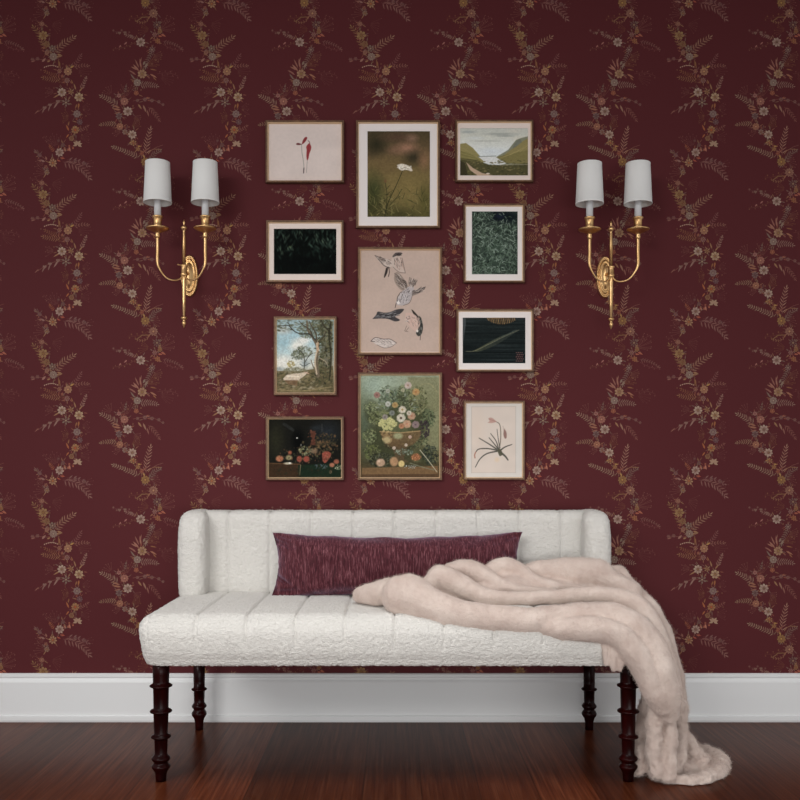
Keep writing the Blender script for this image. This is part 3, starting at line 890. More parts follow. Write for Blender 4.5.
def a_birds(a):
    a.A[:] = (193, 166, 150)
    a.grain(.02, 16, 12, 2); a.grain(.015, 1.5, 1.5, 7)
    INK = (52, 44, 42); GR = (116, 98, 90); LT = (206, 190, 178)
    def fe(x, y, an, l, n, sp, c, w=.5):
        for i in range(n):
            q = an + sp * (i / (n - 1) - .5)
            a.stroke([(x, y), (x + math.cos(q) * l, y + math.sin(q) * l)], w, c, .75)
    # top bird, wings up, tail down left
    a.spoly([(375, 255.6), (380, 258), (387, 259), (392, 262), (391, 267), (386, 266.5), (380, 262.5)], LT, .6)
    a.curve([(375, 255.4), (379, 260), (384, 265.4), (390, 268)], .6, INK, .8)
    a.curve([(375, 255.4), (382, 257.8), (391, 260.4)], .45, GR, .8)
    for i in range(5): a.curve([(377 + i * 2.6, 257 + i * .8), (381 + i * 2, 260.6 + i)], .4, GR, .8)
    a.spoly([(392, 257), (395, 252.8), (400, 252), (402.4, 254), (400, 258.6), (402, 266), (405, 273), (400, 271.6), (393, 268), (391.4, 262)], LT, .5)
    a.spoly([(392.4, 256), (395.6, 252.8), (400.8, 252.4), (402.2, 254), (397, 255.6), (393, 257.4)], (84, 74, 72), .9)
    a.curve([(402, 258), (403.6, 265), (405.4, 273)], .5, GR); a.curve([(393, 267), (399, 272), (405, 273)], .5, GR)
    for i in range(4): a.stroke([(395 + i * 2, 260), (398 + i * 2, 269.6)], .4, (178, 130, 112), .8)
    a.spoly([(386, 268), (388, 267.4), (387.2, 273), (384.8, 277.4), (384, 276.6)], INK, .95)
    a.curve([(388.6, 267), (389.4, 272), (388.4, 276.6)], .6, INK)
    # second bird, big, diving left
    a.spoly([(394.5, 273), (398, 272.2), (403, 277.6), (407, 284), (409, 288), (404, 291), (399, 288), (394.4, 281)], (130, 114, 102), .6)
    for i in range(7): a.curve([(394.6 + i * .6, 273.6 + i * 2), (400 + i * .5, 277 + i * 1.8), (406.6, 284 + i * .6)], .45, (76, 64, 60), .8)
    a.spoly([(408, 287), (413.6, 286), (412.6, 295), (409, 302.8), (403, 305.4), (397, 304.6), (396.8, 300), (401, 293)], (176, 166, 166), .9)
    a.curve([(397, 303), (397.6, 297), (401, 292)], .5, INK); a.curve([(412.8, 294), (409.6, 302.6), (403.4, 305.4)], .5, GR)
    a.blob(398.4, 302.4, 2.2, 2.4, (222, 212, 206)); a.blob(397.4, 301, .6, .6, INK); a.stroke([(396.2, 303), (395.2, 307.4)], .6, INK)
    a.rdabs(22, 406, 296, 5, 6, [(120, 112, 114), (202, 196, 196), (150, 142, 144)], (.5, 1.3), .7)
    a.spoly([(408, 283), (409.6, 277), (412.4, 279.4), (417.6, 280), (415, 284.6), (412.4, 287)], (140, 124, 112), .6)
    for i in range(5): a.stroke([(411, 286), (409.6 + i * 1.9, 277.2 + i * .9)], .45, GR, .9)
    a.spoly([(412, 291), (418, 289.4), (425.4, 287), (421, 292), (414, 295.4), (411.8, 295)], (120, 106, 98), .75)
    a.curve([(412.6, 291), (419, 289), (425.6, 287)], .55, INK)
    a.hatch(60, 383, 260, 8, 3, .6, 2.2, [INK, GR, LT], .45); a.hatch(40, 398, 262, 4, 7, 1.3, 2.6, [GR, (176, 132, 116), INK, LT], -.2)
    a.hatch(26, 397, 254.4, 4, 1.4, .1, 1.6, [INK, (40, 34, 34)])
    a.hatch(110, 400.5, 281, 4.2, 8, .85, 3.0, [INK, (90, 76, 70), LT, (150, 130, 116)], -.55); a.hatch(60, 405, 295, 5, 8, 2.0, 1.6, [(110, 102, 106), (220, 212, 210), INK], .6)
    a.hatch(50, 412.6, 282, 3.4, 3.6, 1.9, 3.0, [INK, LT, GR]); a.hatch(50, 418, 291, 6, 2, -.4, 3.0, [INK, GR, LT], -.35)
    # third, dark, lying left
    a.spoly([(372.4, 319), (376, 315), (378, 311.6), (384, 312.6), (390, 312), (397, 309.4), (404, 309.2), (400, 314), (395, 316.4), (400, 320), (395, 321.4), (388, 319), (380, 318.6)], (62, 60, 62), .95)
    a.stroke([(378, 317), (390, 316.6)], .8, (150, 150, 152), .7); a.stroke([(386, 313.6), (396, 311)], .5, (140, 138, 138), .7); a.stroke([(380, 313), (386, 314)], .5, LT, .6)
    a.hatch(70, 386, 316, 11, 2.6, -.15, 2.6, [(30, 28, 30), (120, 118, 120), (40, 38, 40), (170, 168, 168)], -.1)
    # fourth, curled right
    a.spoly([(411.2, 309.4), (413.4, 310.6), (418.4, 316.4), (417.6, 318.4), (414, 315)], INK, .95)
    a.spoly([(405.6, 313), (411.6, 313), (418, 318), (421.4, 326), (419, 331.6), (413.6, 330), (408.6, 324.6), (405.6, 319)], (206, 170, 154), .85)
    a.spoly([(418.6, 315.6), (421, 318), (423, 326), (421.8, 333.4), (418.6, 336.2), (416, 333), (418.8, 328), (420, 323)], (58, 60, 56), .95)
    a.blob(417.4, 331, 1.5, 1.6, (220, 210, 200)); a.stroke([(420.4, 335.4), (420.2, 340)], .5, INK)
    a.rdabs(12, 407.6, 319.4, 2.6, 3.4, [(170, 160, 158), (216, 204, 196), (90, 80, 78)], (.5, 1), .8)
    a.stroke([(406.6, 326), (404.6, 331)], .45, GR); a.stroke([(408.6, 327.6), (405.6, 331.4), (408, 331.6)], .45, GR)
    a.hatch(50, 413, 320, 6, 6, 1.0, 2.0, [(180, 140, 124), (224, 196, 182), GR]); a.hatch(40, 420, 325, 2.2, 8, 1.5, 2.0, [(34, 34, 34), (96, 98, 92), (150, 148, 140)])
    # fifth, pale, lying
    a.spoly([(371, 340.6), (375, 337.4), (382, 338.6), (390, 339), (396.4, 343), (391, 346.8), (384, 347.6), (377, 344.8)], (206, 192, 184), .95)
    a.curve([(371, 341), (375.4, 337.6), (383, 339), (390, 339.2), (396.6, 343)], .6, (96, 80, 76))
    a.curve([(377, 344.8), (384, 347.8), (391, 346.8), (396, 343.4)], .45, GR)
    a.hatch(60, 384, 342.6, 10, 3, .2, 2.0, [GR, (224, 214, 206), (170, 152, 144)], .2)
    for i in range(5): a.stroke([(374 + i * 3, 339), (379 + i * 3, 342.4)], .4, GR, .7)
    a.stroke([(371, 341.2), (374.6, 341.6)], .8, INK, .7)

def a_feather(a):
    a.vgrad([(316, (30, 38, 38)), (340, (26, 34, 34)), (364, (24, 32, 33))])
    m = a.vnoise(40, 1.1, 4)
    a.tint(np.clip(m - .55, 0, 1) * 1.0, (60, 70, 70)); a.tint(np.clip(.35 - m, 0, 1) * 1.2, (8, 10, 10))
    for y in (324, 333, 343, 352, 358): a.stroke([(462, y), (525, y + .4)], .5, (10, 13, 14), .7)
    r = a.rng
    for i in range(60):
        t = i / 60; x = 473 + t * 42; y = 350 - 3 * t - 15 * t * t + 1 * t; y = 351 - 21 * t ** 1.25
        l = 4.6 * math.sin(PI * min(1, t * 1.05 + .04)) ** .8 + .6
        c = mixc((92, 94, 62), (66, 78, 74), t)
        c = mixc(c, (60, 64, 52), r.rand() * .4)
        a.stroke([(x, y), (x + 3.2, y - l * .75)], .7, c, .55)
        a.stroke([(x, y), (x + 3.6, y + l * .28)], .7, mixc(c, (40, 46, 42), .3), .55)
    a.curve([(466, 351.4), (475, 350.8), (488, 344.6), (502, 337.6), (519, 330)], .55, (116, 114, 88), .7)
    for i in range(16):
        x = 487 + i * 1.8
        a.stroke([(x, 317.4), (x + 1.6 - i * .05, 318 + 6 * math.sin((i + 1) / 17 * PI) ** .6)], .8, ((176, 132, 76), (128, 92, 50), (150, 110, 66))[i % 3], .85)
    a.blob(496, 317.6, 10, 1.6, (150, 112, 66), .6)
    a.blob(519.5, 357, 4.6, 5.6, (40, 26, 28), .9, .5)
    for i in range(5):
        for j in range(4): a.blob(516.4 + j * 1.9 + (i % 2), 352.6 + i * 2.1, .8, .6, (132, 96, 92), .8)
    a.poly([(462, 318), (466, 318), (465.6, 326), (463.4, 341), (462, 341)], (78, 84, 86), .7)
    a.grain(.1, 1.2, 1, 4)

def a_tree(a):
    a.vgrad([(320, (150, 176, 180)), (335, (156, 190, 198)), (350, (168, 198, 202)), (365, (206, 208, 196)), (375, (156, 152, 124)), (392, (96, 86, 56))])
    for x, y, rx, ry, c, al in ((283, 330, 12, 6, (190, 190, 182), .7), (298, 346, 13, 9, (224, 222, 208), .9), (304, 340, 10, 5, (230, 226, 214), .8), (284, 362, 13, 9, (226, 224, 212), .9),
                                (300, 358, 12, 10, (216, 214, 202), .8), (285, 343, 9, 5, (142, 184, 196), .6), (312, 352, 8, 8, (184, 190, 180), .7), (279, 369, 8, 3, (150, 160, 160), .8)):
        a.blob(x, y, rx, ry, c, al, .7)
    a.dabs(90, (276, 320, 332, 331), [(92, 96, 72), (120, 122, 94), (76, 78, 56), (140, 150, 140)], (.8, 2.6), .55, .2)
    a.poly([(276, 371), (300, 371), (333, 366), (333, 392), (276, 392)], (112, 98, 66))
    a.dabs(180, (276, 372, 332, 391), [(76, 70, 44), (140, 124, 86), (96, 92, 54), (160, 148, 116), (60, 60, 40)], (.8, 3), .55, 0)
    # right woodland
    a.poly([(322, 330), (333, 322), (333, 392), (318, 384), (316, 366), (321, 350)], (84, 76, 50), .75, 3)
    a.dabs(130, (314, 322, 332, 384), [(60, 60, 38), (108, 100, 62), (84, 86, 54), (132, 116, 78), (44, 46, 34)], (.8, 2.6), .6)
    for cx, cy, rx, ry in ((303, 352, 9, 6), (312, 328, 14, 6), (298, 355, 7, 5), (308, 334, 9, 4)):
        a.rdabs(60, cx, cy, rx, ry, [(98, 104, 74), (72, 78, 56), (124, 130, 98), (110, 120, 110)], (.7, 2), .55)
    a.blob(305, 363, 6, 6, (120, 136, 138), .7, .8)
    a.rdabs(160, 325, 345, 8, 30, [(66, 64, 42), (104, 100, 66), (80, 84, 56), (124, 122, 92), (46, 46, 32)], (.8, 2.2), .7)
    a.rdabs(60, 322, 325, 11, 7, [(84, 86, 60), (112, 114, 84), (66, 66, 46)], (.8, 2.0), .7)
    TR = (92, 78, 60)
    a.curve([(304, 370), (304.6, 362), (303, 354), (298, 349)], .8, (70, 70, 58)); a.curve([(305, 362), (309, 356), (313, 353)], .6, (70, 70, 58)); a.curve([(300, 364), (304, 366), (310, 363)], .6, (80, 88, 84))
    a.curve([(318, 376), (316.6, 362), (317.6, 348), (313, 338), (308, 330), (307, 321)], 3.6, (112, 98, 76), 1, 1.6)
    a.curve([(316.6, 374), (315, 362), (317, 350)], 1.6, (198, 176, 144), .85, 1.4)
    a.curve([(318, 350), (317, 344), (316.4, 339)], 2.6, (206, 180, 146), .8, 1.2); a.stroke([(317.6, 352), (318.4, 342)], 1, (176, 128, 90), .8)
    a.curve([(315.6, 340), (309, 334), (301, 334), (294, 331), (289, 326), (284, 325.6), (277, 326)], 1.3, (62, 60, 54), 1, .5)
    a.curve([(295, 331.6), (291, 328), (288, 322)], .7, (62, 60, 54), 1, .4)
    a.curve([(313, 337), (310, 330), (303, 325), (299, 321)], 1.2, (74, 68, 54), 1, .6)
    a.curve([(316.4, 342), (316, 334), (312, 327), (309, 321)], 1.6, (84, 74, 56), 1, .7)
    a.curve([(331, 334), (328, 330), (324, 326), (321, 320)], 1.6, (62, 56, 42), 1, .9)
    a.curve([(329.6, 380), (331, 355), (329, 336), (331, 322)], 1.6, (52, 50, 36), .8)
    a.curve([(318, 342), (323, 338), (326, 331)], .8, (78, 68, 50)); a.stroke([(320, 358), (326, 362), (328, 366)], .7, (180, 160, 130), .8)
    a.curve([(315.6, 372), (313, 366), (311, 360)], .9, (120, 104, 80))
    a.poly([(283, 378.6), (287, 374.6), (300, 373), (308, 371.6), (305.6, 375), (298, 380.6), (284, 380.4)], (206, 186, 160), .95, .8)
    a.poly([(284, 380), (298, 380), (297, 386), (288, 384)], (128, 92, 64), .7, .8); a.stroke([(287, 376), (299, 376.6)], .6, (240, 226, 204), .8); a.stroke([(304, 372), (308.6, 373.6)], .8, (216, 160, 136), .8)
    a.rdabs(24, 291, 364, 3.6, 3.2, [(176, 158, 96), (150, 136, 84)], (.8, 1.6), .7)
    a.rdabs(40, 296, 370, 12, 2.4, [(110, 108, 80), (134, 130, 100)], (.8, 1.8), .6)
    a.curve([(276, 389), (300, 391), (331, 387)], 1.2, (150, 132, 88), .6)
    a.grain(.09, 1.1, 1.1, 12)

def a_bouquet(a):
    a.vgrad([(377, (146, 158, 132)), (400, (128, 138, 106)), (430, (96, 100, 68)), (462, (70, 66, 42)), (478, (84, 62, 40))])
    a.blob(378, 386, 26, 18, (146, 170, 156), .7, .9); a.blob(365, 425, 12, 40, (72, 86, 68), .7, .9)
    a.poly([(408, 377), (439, 377), (439, 462), (414, 462), (408, 420)], (124, 120, 78), .65, 2)
    a.curve([(412, 398), (420, 386), (430, 384), (437, 392)], 1, (150, 146, 100), .6)
    a.poly([(420, 418), (439, 410), (439, 450), (424, 450)], (140, 146, 108), .5, 4)
    a.blob(400, 425, 32, 30, (80, 86, 52), .5, .8)
    a.blob(385, 388, 16, 14, (164, 176, 146), .5, 1); a.blob(418, 440, 22, 24, (96, 84, 50), .4, .9)
    # masses of leaves
    for x, y, rx, ry in ((378, 438, 16, 20), (398, 405, 20, 20), (418, 420, 14, 26), (396, 450, 28, 12), (425, 456, 12, 12), (372, 412, 9, 14)):
        a.blob(x, y, rx, ry, (58, 62, 38), .8, .6)
    for cx, cy, rx, ry, cols in ((371, 408, 8, 6, [(120, 132, 88), (92, 104, 70)]), (370, 436, 7, 7, [(104, 116, 72), (136, 140, 92), (76, 86, 54)]), (372, 452, 9, 8, [(80, 90, 46), (106, 112, 62), (56, 62, 38)]),
                                 (428, 418, 7, 10, [(70, 84, 54), (96, 110, 74), (48, 60, 42)]), (430, 455, 8, 10, [(40, 48, 40), (66, 78, 62), (34, 38, 34)]), (382, 460, 14, 7, [(36, 40, 32), (54, 58, 40)]),
                                 (388, 398, 10, 12, [(96, 112, 88), (128, 142, 116), (76, 90, 72)]), (404, 402, 8, 18, [(98, 110, 72), (124, 134, 100), (74, 82, 56)]), (418, 400, 9, 14, [(116, 116, 74), (92, 98, 60)]),
                                 (380, 418, 12, 8, [(96, 106, 62), (122, 128, 78)]), (400, 444, 16, 6, [(76, 66, 42), (56, 50, 34)]), (414, 440, 14, 8, [(92, 100, 64), (60, 66, 44)])):
        a.rdabs(int(rx * ry * 1.1), cx, cy, rx, ry, cols + [mixc(cols[0], (30, 30, 20), .6), mixc(cols[0], (200, 200, 150), .3)], (.8, 2.3), .8, .45)
    for _ in range(40):
        an = a.rng.uniform(-PI, 0); r0 = a.rng.uniform(12, 22)
        x, y = 397 + math.cos(an) * r0, 412 + math.sin(an) * r0 * 1.0
        a.blob(x, y, 2.4, .9, ((96, 116, 88), (120, 132, 84), (84, 96, 70), (140, 150, 130))[a.rng.randint(4)], .8, .5, an + a.rng.uniform(-.6, .6))
    # grapes, pale
    for _ in range(90):
        t = a.rng.uniform(0, 2 * PI); q = math.sqrt(a.rng.rand())
        x, y = 387.5 + 9 * q * math.cos(t), 424 + 6 * q * math.sin(t)
        a.blob(x, y, 1.4, 1.4, (176, 172, 104), .85, .4); a.blob(x - .4, y - .4, .6, .6, (220, 216, 160), .8, .8)
    for _ in range(30):
        x, y = 387 + a.rng.uniform(-5, 5), 436 + a.rng.uniform(-5, 6)
        a.blob(x, y, 1.3, 1.3, (196, 172, 110), .8, .4)
    for _ in range(46):
        x, y = 424 + a.rng.uniform(-4, 5), 429 + a.rng.uniform(-8, 9)
        a.blob(x, y, 1.2, 1.2, (52, 42, 44), .9, .4); a.blob(x - .3, y - .3, .4, .4, (120, 108, 116), .7, .8)
    # bowl on a foot
    a.spoly([(380, 432), (400, 433.4), (420, 431.4), (417, 441), (407, 447), (392, 447), (384, 441)], (116, 84, 52), .7, 1.2)
    a.stroke([(380, 431.6), (400, 432.8), (420, 431)], 1.1, (164, 132, 84), .9); a.spoly([(392, 447), (407, 447), (404, 458), (408, 462), (390, 462), (395, 458)], (92, 72, 48), .8, 1)
    a.blob(398, 436, 6, 4, (156, 162, 116), .8, .5); a.blob(387, 440, 5, 4.5, (186, 166, 112), .85, .5)
    # blossoms
    def bl(x, y, r, c, cc, n=7):
        c = mixc(c, (96, 84, 60), .14)
        for i in range(n):
            q = 2 * PI * i / n
            a.blob(x + math.cos(q) * r * .55, y + math.sin(q) * r * .55, r * .55, r * .5, mixc(c, (120, 110, 90), a.rng.rand() * .2), .9, .4)
        a.blob(x, y, r * .35, r * .35, cc, .9, .5)
    bl(401, 418, 4.6, (226, 218, 196), (84, 60, 48)); bl(402.4, 409.6, 4, (222, 210, 186), (160, 130, 70)); bl(408, 385.4, 3.8, (214, 190, 180), (160, 120, 100))
    bl(416, 392, 3.8, (204, 150, 84), (170, 106, 56)); bl(377, 395, 3.4, (164, 108, 100), (120, 76, 72)); bl(395, 405, 3.2, (190, 150, 84), (140, 96, 50))
    bl(388, 404, 3, (190, 194, 184), (130, 130, 110)); bl(411.6, 416, 4.2, (198, 150, 116), (170, 110, 84)); bl(407, 424, 4.4, (212, 158, 120), (190, 124, 92)); bl(415.6, 424.6, 4, (142, 116, 120), (98, 78, 88))
    bl(401.6, 426, 3, (196, 124, 84), (160, 90, 60)); bl(385, 417, 3, (150, 140, 136), (96, 90, 84)); bl(392, 413, 3, (126, 136, 130), (80, 84, 80)); bl(409, 413, 2.6, (206, 196, 176), (140, 110, 90))
    bl(394, 448, 1.8, (212, 190, 170), (140, 110, 90)); bl(406, 445, 1.6, (214, 196, 176), (130, 100, 80)); bl(410, 437, 1.8, (206, 170, 150), (140, 96, 80)); bl(388, 391, 2.4, (170, 176, 160), (110, 120, 90)); bl(403, 390, 2, (180, 176, 140), (120, 120, 84))
    # fruit on the ledge
    a.poly([(362, 468), (438, 466), (438, 479), (362, 479)], (122, 90, 56), .9, 1); a.poly([(362, 474.4), (438, 474), (438, 479), (362, 479)], (78, 56, 38), .8)
    a.blob(380.6, 462.6, 5.2, 4.6, (176, 140, 110), 1, .3); a.blob(379, 461, 2.4, 2, (212, 180, 150), .7, .8)
    a.blob(394, 461.6, 4.8, 5.6, (172, 128, 86), 1, .3); a.blob(401.4, 463.8, 3.6, 3.8, (206, 178, 108), 1, .3)
    a.blob(416, 457, 5.6, 4.2, (150, 92, 56), 1, .4); a.rdabs(22, 416, 457, 5, 3.6, [(204, 130, 78), (112, 66, 44)], (.5, .9), .9, 1)
    a.rdabs(30, 404, 452, 9, 3, [(110, 126, 108), (140, 150, 128), (76, 88, 70)], (.8, 1.8), .8); a.rdabs(16, 410, 467, 6, 2, [(190, 196, 190), (120, 130, 120)], (.5, 1), .9)
    a.stroke([(420, 450), (428, 460), (437, 472)], .8, (196, 188, 156), .9, .6); a.stroke([(410, 463), (422, 467), (434, 470)], .8, (120, 124, 96), .8)
    a.grain(.09, 1.1, 1.1, 21)

def a_feast(a):
    a.A[:] = (24, 24, 20)
    a.blob(276, 440, 12, 26, (44, 44, 28), .8, .9); a.blob(327, 432, 20, 16, (36, 42, 48), .8, .9); a.blob(316, 428, 8, 4, (48, 56, 62), .5, 1)
    a.blob(298, 440, 9, 16, (8, 9, 9), .9, .7)
    a.poly([(268, 462.6), (300, 463), (302, 479), (268, 479)], (62, 42, 26), .9, .8); a.poly([(298, 465), (341, 463), (341, 479), (299, 479)], (24, 40, 26), .95, .8)
    a.stroke([(269, 463.4), (300, 464.4)], .8, (100, 70, 44), .8)
    a.rdabs(60, 318, 448, 20, 9, [(110, 84, 52), (80, 64, 40), (132, 92, 56), (92, 88, 56), (60, 48, 32)], (.9, 2.2), .6)
    a.rdabs(50, 326, 440, 12, 7, [(104, 76, 46), (72, 60, 36), (48, 44, 30)], (.9, 2), .6)
    a.rdabs(30, 306, 451, 7, 5, [(120, 124, 84), (150, 148, 104)], (.8, 1.6), .6)
    a.poly([(310, 431), (315.6, 431), (314.6, 439), (316, 445), (310, 445), (312, 439)], (96, 50, 36), .85, 1); a.rdabs(16, 312, 436, 4, 6, [(112, 64, 46), (96, 50, 34)], (.7, 1.4), .7)
    RD = (146, 66, 50)
    a.blob(279.6, 458.6, 4.6, 3.8, (172, 100, 66), 1, .4); a.blob(289, 457.6, 4.2, 3.2, (160, 146, 98), .9, .5); a.blob(290, 452.6, 2.4, 2.6, (160, 82, 54), .9, .5)
    a.blob(299.4, 459, 3.4, 3.8, RD, 1, .4); a.blob(306.4, 459, 4, 3.8, RD, 1, .4); a.blob(306, 459, 2, 2, (150, 50, 40), .8, .6)
    a.spoly([(322, 453), (327, 451), (331, 454), (329, 459), (325, 463), (322.6, 460)], RD, 1, .8); a.rdabs(10, 326, 457, 3, 4, [(172, 90, 68), (120, 50, 40)], (.6, 1.2), .7)
    a.blob(332, 465, 3.2, 2.8, (160, 96, 68), 1, .4); a.blob(336.4, 461.6, 3.4, 3, (146, 78, 56), 1, .4)
    a.blob(314, 451, 5, 3.4, (156, 122, 90), .7, .6); a.blob(288, 463.4, 5.4, 1.5, (178, 168, 140), .9, .5); a.blob(290, 463, 2, 1, (232, 226, 210), .9, .5)
    a.rdabs(14, 320, 466.6, 8, 2.4, [(84, 100, 104), (60, 76, 84)], (.6, 1.4), .8); a.rdabs(10, 338, 467, 3, 3, [(176, 180, 140), (120, 132, 100)], (.6, 1.3), .8)
    a.stroke([(300.6, 465), (299.6, 476)], .8, (140, 122, 86), .8, .5); a.blob(330.6, 472, 1.6, 2.2, (160, 128, 90), .8)
    a.blob(297, 438, 1, 1, (216, 214, 200), .9, .6); a.blob(301, 445, .8, 1.4, (140, 140, 130), .8, .6)
    a.stroke([(284, 424), (293, 430)], 3, (44, 46, 44), .7); a.stroke([(322, 424), (322, 432)], .6, (80, 80, 76), .6)
    a.rdabs(60, 304, 455, 32, 8, [(70, 50, 32), (104, 70, 44), (44, 40, 26), (130, 84, 54), (86, 88, 56)], (.7, 1.7), .5)
    a.rdabs(40, 305, 471, 34, 6, [(30, 30, 20), (52, 40, 26), (30, 46, 32)], (.8, 2), .5)
    a.grain(.12, 1.2, 1.2, 31)

def a_tulip(a):
    a.A[:] = (204, 198, 190)
    a.poly([(471.6, 406.8), (516, 406.4), (515.8, 473), (471.6, 473)], (208, 192, 178), 1, .7)
    a.blob(478, 430, 10, 30, (212, 186, 164), .4, 1); a.blob(497, 459.6, 3.6, 3.4, (214, 186, 150), .7, .7)
    a.stroke([(471.6, 473), (471.6, 406.8), (515.6, 406.4)], .5, (178, 164, 152), .8); a.stroke([(471.6, 472.6), (515.6, 472.6)], .5, (186, 172, 160), .8); a.stroke([(515.7, 406.4), (515.7, 473)], .5, (176, 168, 160), .8)
    a.grain(.015, 8, 8, 3)
    LF_ = (98, 94, 84); DK = (66, 64, 58)
    a.curve([(499, 451), (500.6, 440), (500.6, 430), (499.4, 424), (496, 421.6)], .9, (120, 108, 92), 1, .7)
    a.spoly([(497, 421.8), (492, 417.8), (488.4, 418.4), (489.6, 421), (487.8, 422.6), (492, 423)], (184, 138, 124), .9, .7); a.stroke([(489, 419), (495.6, 421.4)], .4, (140, 90, 84), .7)
    a.spoly([(504.4, 428.4), (506.6, 433), (506.4, 438), (504.6, 438.2), (503.4, 434)], (140, 100, 90), .9, .7); a.stroke([(503, 426), (504, 432)], .4, (130, 100, 90), .6)
    for pts, w in (([(499, 450), (494, 443.6), (489, 437.6)], 1.3), ([(499, 450), (496, 441), (490.6, 433.4)], 1.2), ([(498, 450), (489, 444), (479, 438)], 1.5),
                   ([(498, 450.4), (488, 448.6), (479, 449), (475.8, 452)], 1.4), ([(498, 451), (487, 453.6), (480, 459), (475.4, 467)], 1.5), ([(500, 450.6), (505, 447), (512, 444.4)], 1.5), ([(500, 452), (505, 456), (508, 460)], 2.4), ([(500, 448), (498.4, 440), (497, 429)], .9)):
        a.curve(pts, w, LF_, .95, w * .5)
        a.curve([(x, y + .25) for x, y in pts], .4, DK, .8)
    a.spoly([(497, 450), (500.4, 449), (502.6, 454), (499.6, 456)], (84, 82, 64), .9); a.curve([(475.8, 452), (474.6, 455), (475, 458)], 1.1, (176, 120, 100), .9)

G = 'framed pictures hung in three columns above the settee'
picture('Framed red botanical drawing on bare cream paper, top picture of the left column', (265.5, 121, 344, 182.3), None, (268.6, 124.2, 341.0, 179.3), a_red, None, G, 1)
picture('Framed photo of one white flower in blurred brown grass, in a wide pale mat', (356, 121, 440, 227.7), (1,), (367.6, 131.4, 429.9, 216.8), a_flower, M_MATW, G, 2)
picture('Framed painting of a pale lake between yellow-green hills under clouds', (455.5, 120.6, 533.4, 181.6), (1,), (460.2, 128.3, 527.9, 175.4), a_lake, M_MATP, G, 3, 2.6)
picture('Framed photo of very dark green leaves on black, in a cream mat', (266, 221, 343.6, 282.2), (1,), (274.0, 228.9, 336.3, 274.0), a_leaves, M_MATP, G, 4)
picture('Framed upright photo of frosty green grass and foliage, in a pale mat', (463.6, 204.4, 525, 282.4), (1,), (472.0, 211.6, 517.6, 274.2), a_grass, M_MATW, G, 5, 2.6)
picture('Framed drawing of five birds tumbling on pinkish-beige paper, centre of the middle column', (357.8, 247.8, 442.2, 354.8), None, (361.2, 251.0, 438.8, 351.2), a_birds, None, G, 6)
picture('Framed photo of a grey-green feather on dark boards, in a pale mat', (456.4, 309.8, 534, 371.6), (1,), (462.8, 317.8, 525.3, 363.2), a_feather, M_MATW, G, 7, 2.6)
picture('Framed landscape painting of a gnarled tree against blue sky and white cloud', (273.6, 317.2, 336.6, 395.2), None, (276.8, 320.2, 333.4, 392.0), a_tree, None, G, 8)
picture('Framed still life of a tall flower and fruit bouquet, lowest picture of the middle column', (357.8, 373.4, 442.2, 480.2), None, (361.2, 376.8, 438.8, 476.8), a_bouquet, None, G, 9)
picture('Framed dark still life of red fruit on a table, bottom picture of the left column', (265.6, 417.4, 343.8, 480.2), None, (268.8, 420.4, 340.6, 477.0), a_feast, None, G, 10)
picture('Framed drawing of a drooping grey-leaved plant on cream paper, bottom of the right column', (463.6, 401.6, 525, 479.8), None, (466.6, 404.4, 522.0, 476.8), a_tulip, None, G, 11, 2.6)

